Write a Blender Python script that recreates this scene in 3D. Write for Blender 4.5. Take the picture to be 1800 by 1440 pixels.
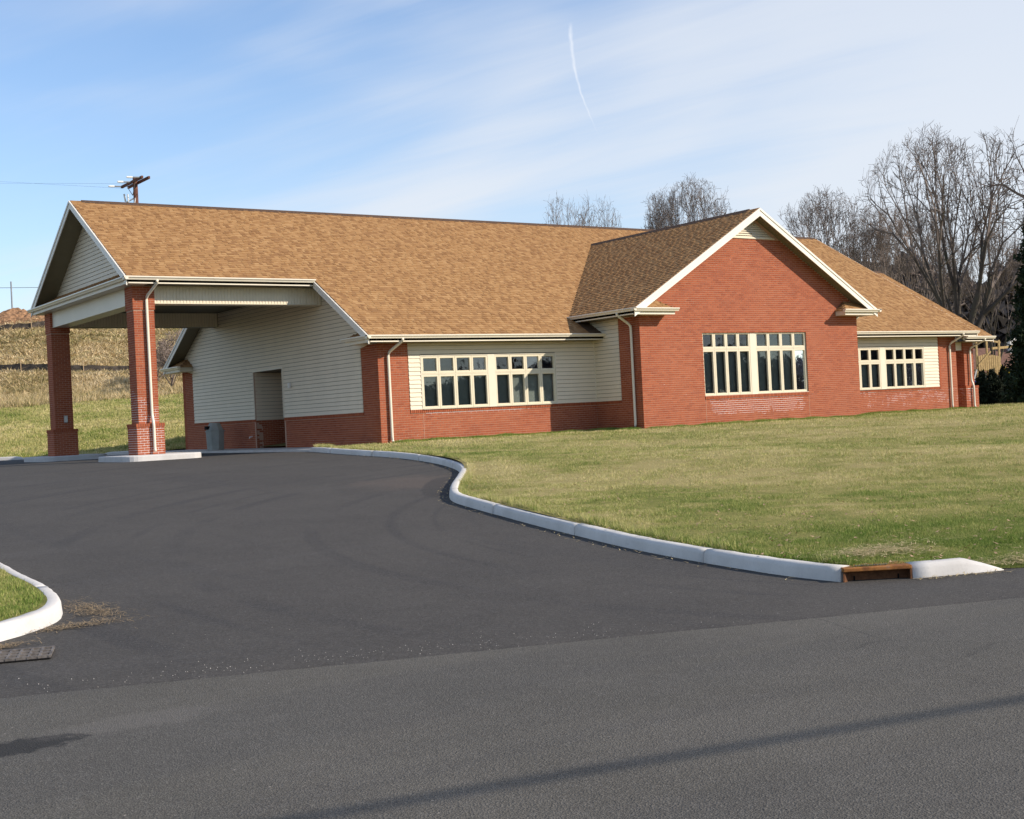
import bpy, bmesh, math, random
import numpy as np
from mathutils import Vector, Matrix
from mathutils.geometry import delaunay_2d_cdt
scn = bpy.context.scene
for o in list(bpy.data.objects): bpy.data.objects.remove(o)
random.seed(7); RNG = np.random.default_rng(7)
COL = scn.collection
# ------------------------------------------------------------------ camera
CAM = Vector((-18.6894, -33.9376, 0.633))
RIGHT = Vector((0.82289, -0.56601, -0.04988)); UPV = Vector((0.03815, -0.03257, 0.99874)); FWD = Vector((0.56692, 0.82376, 0.00521))
cd = bpy.data.cameras.new('camera'); cam = bpy.data.objects.new('camera', cd); COL.objects.link(cam)
FWD.normalize(); RIGHT = (RIGHT - FWD*RIGHT.dot(FWD)).normalized(); UPV = RIGHT.cross(FWD)
M = Matrix((RIGHT, UPV, -FWD)).transposed().to_4x4(); M.translation = CAM
cam.matrix_world = M
cd.sensor_width = 36; cd.sensor_fit = 'HORIZONTAL'; cd.lens = 36*2321.72/1800; cd.clip_end = 3000; cd.clip_start = .1
scn.camera = cam
# ------------------------------------------------------------------ light
SUN_EL = math.radians(30); SUNH = Vector((.632, -.775, 0)).normalized()
SUN = Vector((SUNH.x*math.cos(SUN_EL), SUNH.y*math.cos(SUN_EL), math.sin(SUN_EL)))
sd = bpy.data.lights.new('sun', 'SUN'); sun = bpy.data.objects.new('sun', sd); COL.objects.link(sun)
sd.energy = 4.8; sd.angle = math.radians(.53); sd.color = (1, .90, .77)
sun.rotation_euler = (-SUN).to_track_quat('-Z', 'Y').to_euler(); sun.location = (30, -60, 60)
scn.view_settings.view_transform = 'Standard'; scn.view_settings.look = 'None'
scn.view_settings.gamma = 1; scn.view_settings.use_curve_mapping = False
scn.view_settings.exposure = 0.28
scn.render.engine = 'CYCLES'
world = bpy.data.worlds.new('World'); scn.world = world; world.use_nodes = True

class NT:
    """small node-building helper"""
    def __init__(s, tree): s.t = tree; s.t.nodes.clear()
    def n(s, typ, ins=None, **kw):
        nd = s.t.nodes.new(typ)
        for k, v in kw.items(): setattr(nd, k, v)
        for k, v in (ins or {}).items():
            if isinstance(v, bpy.types.NodeSocket): s.t.links.new(v, nd.inputs[k])
            else: nd.inputs[k].default_value = v
        return nd
    def m(s, op, a, b=0.0, c=None, clamp=False):
        ins = {0: a, 1: b}
        if c is not None: ins[2] = c
        return s.n('ShaderNodeMath', ins, operation=op, use_clamp=clamp).outputs[0]
    def vm(s, op, a, b=None):
        nd = s.n('ShaderNodeVectorMath', {0: a} if b is None else {0: a, 1: b}, operation=op)
        return nd.outputs['Value'] if op in ('DOT_PRODUCT', 'LENGTH') else nd.outputs[0]
    def noise(s, vec, scale, detail=3, rough=.55, dist=0.0):
        return s.n('ShaderNodeTexNoise', {'Vector': vec, 'Scale': scale, 'Detail': detail, 'Roughness': rough, 'Distortion': dist}).outputs[0]
    def ss(s, v, a, b):
        return s.n('ShaderNodeMapRange', {0: v, 1: a, 2: b, 3: 0.0, 4: 1.0}, interpolation_type='SMOOTHSTEP').outputs[0]
    def mix(s, f, a, b, mode='MIX'):
        nd = s.n('ShaderNodeMix', {}, data_type='RGBA', blend_type=mode)
        for i, v in ((0, f), (6, a), (7, b)):
            if isinstance(v, bpy.types.NodeSocket): s.t.links.new(v, nd.inputs[i])
            elif i == 0: nd.inputs[0].default_value = v
            else: nd.inputs[i].default_value = (*v, 1) if len(v) == 3 else v
        return nd.outputs[2]
    def mapv(s, vec, scale=(1, 1, 1), rot=(0, 0, 0), loc=(0, 0, 0)):
        return s.n('ShaderNodeMapping', {'Vector': vec, 'Scale': scale, 'Rotation': rot, 'Location': loc}).outputs[0]

def build_world():
    CLD = (4.1, 1.7)
    N = NT(world.node_tree)
    sky = N.n('ShaderNodeTexSky', sky_type='NISHITA')
    sky.sun_disc = False; sky.sun_elevation = SUN_EL; sky.sun_rotation = math.atan2(SUNH.x, SUNH.y)
    sky.altitude = 200; sky.air_density = 1.15; sky.dust_density = .12; sky.ozone_density = 3.0
    d = N.n('ShaderNodeTexCoord').outputs['Generated']
    sp = N.n('ShaderNodeSeparateXYZ', {0: d}); x, y, z = sp.outputs
    zz = N.m('ADD', N.m('MAXIMUM', z, 0.0), .16)
    pl = N.n('ShaderNodeCombineXYZ', {0: N.m('DIVIDE', x, zz), 1: N.m('DIVIDE', y, zz), 2: 0.0}).outputs[0]
    # cirrus streaks lie in one direction across the sky dome
    def streak(ang, sx, sy, ox, oy): return N.mapv(N.mapv(pl, rot=(0, 0, math.radians(-ang))), scale=(sx, sy, 1), loc=(ox, oy, 0))
    big = N.noise(streak(-62, .5, 1.1, CLD[0], CLD[1]), 1.0, 3, .5, .6)
    med = N.noise(streak(-66, .45, 2.4, 1.3, .35), 1.3, 5, .55, 1.0)
    fin = N.noise(streak(-60, .8, 7, 0, 0), 2.0, 6, .6, .7)
    c = N.m('ADD', N.m('MULTIPLY', big, 1.25), N.m('ADD', N.m('MULTIPLY', med, .40), N.m('MULTIPLY', fin, .10)))
    c = N.m('ADD', c, N.m('MULTIPLY', N.ss(x, .58, .85), .42))
    mask = N.ss(c, .74, 1.24)
    hor = N.ss(z, .34, .04)
    mask = N.m('ADD', N.m('MULTIPLY', mask, .88), N.m('MULTIPLY', hor, .24), clamp=True)
    mask = N.m('ADD', N.m('MULTIPLY', mask, .88), .07)
    # a long-decayed vapour trail: a bent line of cloud in one part of the sky
    cdir = (FWD*2321.72 + RIGHT*(1030-900) - UPV*(140-720)).normalized()
    cr = cdir.cross(Vector((0, 0, 1))).normalized(); cu = cr.cross(cdir)
    f_ = N.vm('DOT_PRODUCT', d, tuple(cdir)); a = N.m('DIVIDE', N.vm('DOT_PRODUCT', d, tuple(cr)), f_); b = N.m('DIVIDE', N.vm('DOT_PRODUCT', d, tuple(cu)), f_)
    pts = []
    for (px, py) in ((1002, 42), (1008, 100), (1017, 150), (1030, 190), (1044, 220), (1058, 245)):
        v = FWD*2321.72 + RIGHT*(px-900) - UPV*(py-720); pts.append((v.dot(cu)/v.dot(cdir), v.dot(cr)/v.dot(cdir)))
    k = np.polyfit([q[0] for q in pts], [q[1] for q in pts], 2)
    cen = N.m('ADD', N.m('MULTIPLY', N.m('ADD', N.m('MULTIPLY', b, float(k[0])), float(k[1])), b), float(k[2]))
    wob = N.m('MULTIPLY', N.m('SUBTRACT', N.noise(d, 60, 3, .6), .5), .004)
    dd = N.m('ABSOLUTE', N.m('ADD', N.m('SUBTRACT', a, cen), wob))
    wid = N.m('ADD', .0007, N.m('MULTIPLY', N.ss(b, pts[-1][0], pts[0][0]), .0010))
    tr = N.m('SUBTRACT', 1.0, N.m('DIVIDE', dd, wid), clamp=True)
    tr = N.m('MULTIPLY', tr, N.m('MULTIPLY', N.ss(b, pts[-1][0]-.004, pts[-1][0]+.04), N.ss(b, pts[0][0]+.002, pts[0][0]-.004)))
    tr = N.m('MULTIPLY', N.m('MULTIPLY', tr, N.ss(f_, .5, .6)), N.m('ADD', .35, N.m('MULTIPLY', N.noise(d, 150, 2), .8)), clamp=True)
    col = N.mix(N.m('MULTIPLY', mask, .9), N.mix(1.0, sky.outputs[0], (1.02, 1.12, 1.26), 'MULTIPLY'), (5.6, 5.85, 6.25))
    col = N.mix(N.m('MULTIPLY', tr, .55), col, (7.2, 7.3, 7.5))
    bg = N.n('ShaderNodeBackground', {'Color': col, 'Strength': .122})
    out = N.n('ShaderNodeOutputWorld'); N.t.links.new(bg.outputs[0], out.inputs[0])
build_world()

# ------------------------------------------------------------------ materials
SX, SY = -16.6, -25.3          # a point on the seam between street and driveway
MAT = {}
def newmat(name):
    m = bpy.data.materials.new(name); m.use_nodes = True; MAT[name] = m
    return NT(m.node_tree), m
def finish(N, col, rough=.8, bump=None, bstr=.3, bdist=.01, spec=.3, trans=0.0, metal=0.0):
    p = N.n('ShaderNodeBsdfPrincipled', {'Roughness': rough, 'Specular IOR Level': spec, 'Metallic': metal})
    if isinstance(col, bpy.types.NodeSocket): N.t.links.new(col, p.inputs['Base Color'])
    else: p.inputs['Base Color'].default_value = (*col, 1)
    if bump is not None:
        b = N.n('ShaderNodeBump', {'Strength': bstr, 'Distance': bdist, 'Height': bump}); N.t.links.new(b.outputs[0], p.inputs['Normal'])
    sh = p.outputs[0]
    if trans:
        t = N.n('ShaderNodeBsdfTranslucent'); 
        if isinstance(col, bpy.types.NodeSocket): N.t.links.new(col, t.inputs[0])
        else: t.inputs[0].default_value = (*col, 1)
        sh = N.n('ShaderNodeMixShader', {0: trans, 1: sh, 2: t.outputs[0]}).outputs[0]
    o = N.n('ShaderNodeOutputMaterial'); N.t.links.new(sh, o.inputs[0])
def pos(N): return N.n('ShaderNodeNewGeometry').outputs['Position']
def rnd(N):
    a = N.n('ShaderNodeAttribute', attribute_name='rnd').outputs['Fac']
    return N.m('FRACT', N.m('ADD', a, N.n('ShaderNodeObjectInfo').outputs['Random']))
def simple(name, col, rough=.7, var=.12, scale=3, spec=.3, bump=0, metal=0.0):
    N, m = newmat(name); P = pos(N)
    f = N.noise(P, scale, 5, .65)
    lo = tuple(c*(1-var) for c in col); hi = tuple(min(1, c*(1+var)) for c in col)
    c = N.mix(N.ss(f, .3, .7), lo, hi)
    finish(N, c, rough, N.noise(P, 60, 3) if bump else None, bump, .004, spec, metal=metal)
def ramp(N, f, stops):
    r = N.n('ShaderNodeValToRGB', {0: f}); e = r.color_ramp.elements
    while len(e) < len(stops): e.new(.5)
    for i, (p, c) in enumerate(stops): e[i].position = p; e[i].color = (*c, 1)
    return r.outputs[0]

# brick: fired clay, each one its own tone
N, m = newmat('brick'); P = pos(N); r = rnd(N)
c = ramp(N, r, [(0, (.255, .063, .028)), (.2, (.30, .077, .034)), (.6, (.325, .087, .038)), (.85, (.355, .100, .044)), (1, (.27, .070, .034))])
c = N.mix(N.m('MULTIPLY', N.ss(N.noise(P, 35, 4, .7), .45, .75), .2), c, (.24, .055, .030))
c = N.mix(N.m('MULTIPLY', N.ss(N.noise(P, .7, 3, .5), .4, .7), .25), c, (.38, .125, .060))
finish(N, c, .85, N.noise(P, 140, 4), .25, .003, .2)
# mortar with white salt bloom below the sills and at the column foot
N, m = newmat('mortar'); P = pos(N)
c = N.mix(N.noise(P, 2.5, 4), (.42, .25, .175), (.52, .33, .24))
sp = N.n('ShaderNodeSeparateXYZ', {0: P}); X, Y, Z = sp.outputs
def box(N, X, a, b, s): return N.m('MULTIPLY', N.ss(X, a-s, a+s), N.ss(X, b+s, b-s))
z1 = N.m('MULTIPLY', box(N, X, 10.9, 15.2, .5), N.m('MULTIPLY', box(N, Z, .35, .93, .12), N.ss(Y, -2.0, -2.2)))
z2 = N.m('MULTIPLY', box(N, X, -6.4, -5.1, .1), N.m('MULTIPLY', N.ss(Z, 2.6, .6), N.ss(Y, 5.0, 4.6)))
z3 = N.m('MULTIPLY', box(N, X, 1.6, 5.2, .4), N.m('MULTIPLY', box(N, Z, .8, .93, .03), N.ss(Y, -.5, -.3)))
z4 = N.m('MULTIPLY', box(N, X, 19.0, 28.0, .4), N.m('MULTIPLY', box(N, Z, .3, .93, .1), .5))
zz = N.m('MAXIMUM', N.m('MAXIMUM', z1, z2), N.m('MAXIMUM', z3, z4))
bl = N.ss(N.m('ADD', N.noise(P, 2.6, 4, .7), N.m('MULTIPLY', zz, .32)), .66, .72)
c = N.mix(bl, c, (.78, .74, .72))
finish(N, c, .95, N.noise(P, 90, 3), .3, .003, .1)
# wall brick in bulk for walls turned away
N, m = newmat('brick_wall_plain'); P = pos(N)
bt = N.n('ShaderNodeTexBrick', {'Vector': N.mapv(P, rot=(math.radians(90), 0, 0)), 'Color1': (.36, .085, .042, 1), 'Color2': (.41, .11, .055, 1), 'Mortar': (.45, .26, .19, 1), 'Scale': 1.0, 'Mortar Size': .008, 'Brick Width': .203, 'Row Height': .0677})
finish(N, bt.outputs[0], .85)
# asphalt shingles, tan and brown blend
N, m = newmat('shingle'); P = pos(N); r = rnd(N)
c = ramp(N, r, [(0, (.265, .140, .060)), (.2, (.30, .162, .069)), (.5, (.345, .190, .080)), (.8, (.385, .220, .094)), (1, (.43, .255, .115))])
c = N.mix(N.m('MULTIPLY', N.noise(P, 55, 3, .7), .3), c, (.20, .105, .05))
c = N.mix(N.m('MULTIPLY', N.ss(N.noise(P, .35, 3), .35, .7), .10), c, (.25, .13, .06))
finish(N, c, .95, N.noise(P, 160, 3), .5, .004, .15)
simple('deck', (.10, .06, .035), .95, .2, 20)
simple('ridge', (.085, .05, .032), .95, .3, 15)
simple('shade_sheathing', (.10, .09, .075), .95, .2, 4)  # dark backing: the shadow lines between siding laps are put into its colour
simple('siding', (.71, .615, .465), .55, .035, 1.4, .3)
simple('trim', (.70, .63, .50), .45, .03, 1.2, .4)
simple('rake_trim', (.76, .70, .60), .45, .03, 1.2, .4)
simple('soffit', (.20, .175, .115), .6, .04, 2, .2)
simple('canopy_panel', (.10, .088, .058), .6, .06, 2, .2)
simple('frame', (.66, .585, .43), .4, .03, 3, .4)
simple('mullion', (.70, .62, .48), .5, .02, 3, .3)
simple('gutter', (.72, .65, .52), .3, .03, 2, .5)
simple('interior', (.06, .055, .05), .9, .2, 2)
simple('blind', (.30, .315, .285), .8, .10, 1.5)
simple('door', (.14, .12, .10), .5, .1, 2)
simple('steel', (.42, .42, .40), .4, .1, 9, .5, metal=.6)
simple('white_plastic', (.72, .70, .66), .4, .03, 5)
simple('pole_wood', (.13, .055, .035), .9, .3, 5)
simple('grey_metal', (.20, .21, .22), .5, .15, 5)
simple('porcelain', (.72, .74, .74), .25, .05, 5, .5)
simple('cable', (.03, .03, .03), .6, .1, 5)
simple('treated_wood', (.42, .29, .13), .8, .25, 9)
simple('yellow_plastic', (.75, .55, .03), .35, .05, 4, .5)
simple('blue_plastic', (.03, .05, .25), .35, .05, 4, .5)
simple('house_roof', (.16, .085, .06), .95, .25, 4)
simple('house_wall', (.30, .27, .25), .8, .12, 2)
simple('car_paint', (.52, .55, .58), .25, .03, 1, .6, metal=.4)
simple('car_glass', (.02, .025, .03), .08, .1, 1, .6)
simple('rubber', (.02, .02, .02), .85, .1, 5)
simple('silt_cloth', (.085, .068, .055), .9, .5, 3)
simple('stake', (.35, .25, .15), .9, .2, 5)
simple('grate_iron', (.16, .14, .125), .7, .35, 14, .4, metal=.3)
simple('pit_dark', (.005, .004, .004), .95, .3, 9)
simple('leaf', (.34, .22, .13), .9, .5, 20)
simple('straw_dull', (.30, .215, .12), .9, .4, 40)
simple('straw', (.46, .36, .19), .9, .25, 40)
simple('pebble', (.36, .335, .305), .9, .35, 30)
# concrete
def concrete(name, a, b):
    N, m = newmat(name); P = pos(N)
    f = N.noise(P, 1.6, 6, .65); g = N.noise(P, 45, 4, .6)
    c = N.mix(N.ss(f, .3, .72), a, b)
    c = N.mix(N.m('MULTIPLY', N.ss(g, .5, .8), .25), c, tuple(x*.62 for x in a))
    st = N.ss(N.noise(N.mapv(P, scale=(1, 1, .25)), 5, 5, .7), .62, .8)
    c = N.mix(N.m('MULTIPLY', st, .5), c, (.20, .16, .12))
    sc_ = N.ss(N.noise(N.mapv(P, scale=(1, 1, 5)), 3.2, 6, .8), .60, .72)
    c = N.mix(N.m('MULTIPLY', sc_, .32), c, (.16, .145, .13))
    c = N.mix(N.ss(N.noise(P, 22, 5, .8), .66, .74), c, tuple(x*.55 for x in a))
    finish(N, c, .9, N.m('ADD', N.noise(P, 120, 3), N.noise(P, 9, 3)), .3, .006, .15)
concrete('concrete', (.50, .475, .445), (.60, .575, .545))
concrete('concrete_grey', (.53, .505, .465), (.64, .61, .565))
concrete('concrete_aged', (.30, .31, .28), (.40, .40, .37))
# rust
N, m = newmat('rust'); P = pos(N)
c = ramp(N, N.noise(P, 7, 6, .7), [(.25, (.06, .03, .018)), (.45, (.17, .065, .02)), (.62, (.32, .13, .03)), (.8, (.20, .15, .12))])
finish(N, c, .85, N.noise(P, 60, 4), .5, .006, .3)
simple('rust_shaded', (.13, .055, .024), .9, .4, 12)  # inner inlet plates: rust with their shadow put into the colour
# new driveway asphalt
N, m = newmat('driveway'); P = pos(N)
rad = N.vm('LENGTH', N.mapv(N.vm('SUBTRACT', P, (-1.0, -23.0, 0)), scale=(1, 1, 0)))
arc = N.n('ShaderNodeTexNoise', {'W': N.m('MULTIPLY', rad, 1.9), 'Scale': 1.0, 'Detail': 2.0}, noise_dimensions='1D').outputs[0]
arc = N.m('MULTIPLY', N.ss(arc, .54, .66), N.ss(N.noise(P, .28, 3, .6, .8), .40, .58))
f = N.noise(P, .55, 5, .6, .6); g = N.noise(P, 190, 2, .6)
c = N.mix(N.ss(f, .25, .75), (.043, .0375, .0305), (.067, .059, .0485))
lane = N.mapv(P, rot=(0, 0, math.radians(58)), scale=(.9, .07, 1))
tr = N.ss(N.noise(lane, 1.6, 3, .5, .6), .56, .70)
c = N.mix(N.m('MULTIPLY', tr, .45), c, (.033, .030, .028))
c = N.mix(N.m('MULTIPLY', N.ss(N.noise(P, 4.5, 6, .75), .42, .7), .35), c, (.088, .079, .071))
c = N.mix(N.m('MULTIPLY', arc, .8), c, (.030, .027, .025))
snd = N.vm('LENGTH', N.mapv(N.vm('SUBTRACT', P, (-6.0, -13.0, -.5)), rot=(0, 0, 0), scale=(.55, .45, 0)))
snd = N.ss(N.m('ADD', snd, N.m('MULTIPLY', N.noise(P, 1.6, 6, .75), 1.6)), 1.75, 1.2)
c = N.mix(N.m('MULTIPLY', snd, .5), c, (.15, .105, .078))
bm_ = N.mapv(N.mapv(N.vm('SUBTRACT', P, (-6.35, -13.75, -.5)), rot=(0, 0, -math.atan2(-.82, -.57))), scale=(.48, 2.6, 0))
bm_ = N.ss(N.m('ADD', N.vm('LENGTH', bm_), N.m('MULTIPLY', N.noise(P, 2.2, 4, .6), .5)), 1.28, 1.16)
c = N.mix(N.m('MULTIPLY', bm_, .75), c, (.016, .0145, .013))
lane2 = N.mapv(P, rot=(0, 0, math.radians(-20)), scale=(.06, .8, 1))
c = N.mix(N.m('MULTIPLY', N.ss(N.noise(lane2, 1.8, 3, .5, .5), .58, .72), .25), c, (.09, .084, .08))
c = N.mix(N.ss(g, .30, .75), N.mix(.5, c, (.02, .02, .02)), N.mix(.35, c, (.15, .137, .125)))
vs = N.n('ShaderNodeTexVoronoi', {'Vector': P, 'Scale': 75.0}, feature='F1')
vsc = N.n('ShaderNodeSeparateColor', {0: vs.outputs['Color']})
c = N.mix(N.ss(vsc.outputs[0], .6, .98), c, N.mix(.22, c, (.19, .175, .16)))
c = N.mix(N.ss(vsc.outputs[1], .6, .95), c, N.mix(.28, c, (.012, .011, .010)))
v = N.n('ShaderNodeTexVoronoi', {'Vector': P, 'Scale': 26.0}, feature='F1')
sp_ = N.m('MULTIPLY', N.ss(v.outputs['Distance'], .10, .04), N.ss(N.n('ShaderNodeSeparateColor', {0: v.outputs['Color']}).outputs[0], .975, .985))
c = N.mix(sp_, c, (.36, .34, .31))
finish(N, c, .88, N.m('ADD', g, N.noise(P, 70, 3)), .5, .006, .25)
# older street asphalt, coarse and lighter
N, m = newmat('street'); P = pos(N)
f = N.noise(P, .45, 5, .6, .6)
c = N.mix(N.ss(f, .25, .75), (.085, .078, .0655), (.111, .102, .087))
dirn = N.mapv(P, rot=(0, 0, math.radians(19)), scale=(.05, .55, 1))
c = N.mix(N.m('MULTIPLY', N.ss(N.noise(dirn, 2.0, 4, .55, .3), .42, .68), .5), c, (.072, .068, .063))
v = N.n('ShaderNodeTexVoronoi', {'Vector': P, 'Scale': 115.0}, feature='F1')
vc = N.n('ShaderNodeSeparateColor', {0: v.outputs['Color']})
c = N.mix(N.ss(vc.outputs[0], .55, .95), c, N.mix(.24, c, (.25, .235, .21)))
c = N.mix(N.ss(vc.outputs[1], .60, .9), c, N.mix(.36, c, (.03, .028, .026)))
c = N.mix(N.m('MULTIPLY', N.ss(N.noise(P, 5, 6, .8), .5, .75), .3), c, (.15, .138, .125))
v2 = N.n('ShaderNodeTexVoronoi', {'Vector': P, 'Scale': 14.0}, feature='F1')
sc2 = N.n('ShaderNodeSeparateColor', {0: v2.outputs['Color']})
c = N.mix(N.m('MULTIPLY', N.ss(v2.outputs['Distance'], .11, .05), N.ss(sc2.outputs[0], .965, .975)), c, (.34, .30, .26))
# tar patch near the left edge and a scuffed light area beside it
Q = N.mapv(P, loc=(0, 0, 0), rot=(0, 0, math.radians(19)))
tp = N.vm('LENGTH', N.mapv(N.vm('SUBTRACT', P, (-16.95, -26.68, -.97)), scale=(2.2, 4.2, 0)))
tp = N.ss(N.m('ADD', tp, N.m('MULTIPLY', N.noise(P, 7, 5, .7), 1.5)), 1.55, 1.30)
c = N.mix(N.m('MULTIPLY', tp, .9), c, (.028, .027, .026))
lp = N.vm('LENGTH', N.mapv(N.vm('SUBTRACT', P, (-16.25, -26.55, -.97)), scale=(1.6, 4.0, 0)))
lp = N.ss(N.m('ADD', lp, N.m('MULTIPLY', N.noise(P, 6, 5, .7), 1.3)), 1.7, 1.1)
c = N.mix(N.m('MULTIPLY', lp, .30), c, (.17, .155, .14))
ck = N.n('ShaderNodeTexVoronoi', {'Vector': N.n('ShaderNodeMix', {0: .12, 4: P, 5: N.n('ShaderNodeTexNoise', {'Vector': P, 'Scale': 2.5, 'Detail': 5.0}).outputs[1]}, data_type='VECTOR').outputs[1], 'Scale': .42}, feature='DISTANCE_TO_EDGE').outputs['Distance']
ck = N.m('MULTIPLY', N.ss(ck, .006, .001), N.ss(N.noise(P, .5, 3, .5), .52, .60))
c = N.mix(N.m('MULTIPLY', ck, .25), c, (.025, .024, .023))
finish(N, c, .9, N.m('ADD', v.outputs['Distance'], N.noise(P, 60, 3)), .6, .008, .2)
# soil/thatch under the lawn; dry on the hill
def grass_cols(N, P, r):
    a = N.noise(P, .22, 4, .6, .4); b = N.noise(P, 1.7, 4, .6); 
    w = N.m('ADD', N.m('ADD', N.m('MULTIPLY', a, 1.0), N.m('MULTIPLY', b, .62)), N.m('MULTIPLY', r, .42))
    sd_ = N.m('ADD', N.vm('DOT_PRODUCT', P, (.326, .945, 0)), float(-(SX*.326+SY*.945)))   # the strip by the street stays greener
    w = N.m('SUBTRACT', w, N.m('MULTIPLY', N.ss(N.m('ADD', sd_, N.m('MULTIPLY', a, 6.0)), 14.0, 6.0), .20))
    w = N.m('SUBTRACT', w, .085)
    return w
N, m = newmat('ground'); P = pos(N)
w = grass_cols(N, P, N.noise(P, 25, 4, .7))
c = ramp(N, w, [(.62, (.15, .18, .045)), (.86, (.30, .27, .095)), (1.0, (.40, .33, .145))])
dry = ramp(N, N.noise(P, .9, 6, .7), [(.3, (.19, .17, .06)), (.5, (.34, .27, .13)), (.7, (.46, .36, .20))])
hz_ = N.n('ShaderNodeSeparateXYZ', {0: P}).outputs[2]
c = N.mix(N.ss(N.m('ADD', hz_, N.m('MULTIPLY', N.noise(P, .3, 3), 1.0)), 3.7, 4.6), c, dry)
finish(N, c, 1.0, N.m('ADD', N.noise(P, 18, 5, .7), N.noise(P, 60, 3)), .9, .05, .05)
def blade_mat(name, stops, trans=.25):
    N, m = newmat(name); P = pos(N); a = N.n('ShaderNodeAttribute', attribute_name='rnd').outputs['Fac']
    c = ramp(N, N.m('MULTIPLY', grass_cols(N, P, a), .62), stops)
    finish(N, c, .75, None, spec=.2, trans=trans)
blade_mat('grass', [(.36, (.12, .195, .030)), (.47, (.26, .30, .072)), (.57, (.42, .395, .145)), (.68, (.60, .515, .24)), (.82, (.74, .63, .37))])
blade_mat('grass_lush', [(.36, (.11, .19, .025)), (.55, (.17, .25, .04)), (.75, (.27, .31, .075)), (.85, (.40, .37, .13))])
blade_mat('dry_grass', [(.36, (.20, .19, .06)), (.46, (.38, .31, .14)), (.58, (.56, .43, .23)), (.72, (.70, .56, .34)), (.85, (.76, .64, .43))])
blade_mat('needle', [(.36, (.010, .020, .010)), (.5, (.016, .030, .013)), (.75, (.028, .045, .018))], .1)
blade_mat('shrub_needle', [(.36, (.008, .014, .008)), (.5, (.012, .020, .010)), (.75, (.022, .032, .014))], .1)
N, m = newmat('bark'); P = pos(N)
c = N.mix(N.noise(N.mapv(P, scale=(1, 1, .25)), 9, 5, .7), (.045, .038, .033), (.125, .105, .088))
c = N.mix(N.m('MULTIPLY', N.ss(N.noise(P, 1.3, 4), .5, .7), .35), c, (.10, .105, .06))
finish(N, c, .95, None, spec=.1)
simple('twig', (.165, .132, .114), .95, .25, 2)
simple('twig_grey', (.19, .17, .155), .95, .25, 2)
simple('twig_pale', (.22, .17, .14), .95, .25, 2)
simple('dirt', (.27, .15, .08), 1.0, .5, 5)
N, m = newmat('far_wood'); P = pos(N)
c = ramp(N, N.noise(N.mapv(P, scale=(1, 1, .3)), .8, 6, .75), [(.3, (.07, .055, .055)), (.5, (.13, .105, .10)), (.7, (.19, .155, .145))])
finish(N, c, 1.0)
# glazing: clear pane with a mirror film
N, m = newmat('glass')
fr = N.n('ShaderNodeFresnel', {'IOR': 1.55}).outputs[0]
tr_ = N.n('ShaderNodeBsdfTransparent', {'Color': (.70, .74, .73, 1)}); gl = N.n('ShaderNodeBsdfGlossy', {'Color': (.9, .95, 1, 1), 'Roughness': .015})
w = N.noise(pos(N), 2.2, 2); bu = N.n('ShaderNodeBump', {'Strength': .03, 'Distance': .05, 'Height': w}); N.t.links.new(bu.outputs[0], gl.inputs['Normal'])
mx = N.n('ShaderNodeMixShader', {0: N.m('ADD', N.m('MULTIPLY', fr, 1.4), .03, clamp=True), 1: tr_.outputs[0], 2: gl.outputs[0]})
o = N.n('ShaderNodeOutputMaterial'); N.t.links.new(mx.outputs[0], o.inputs[0])

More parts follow.
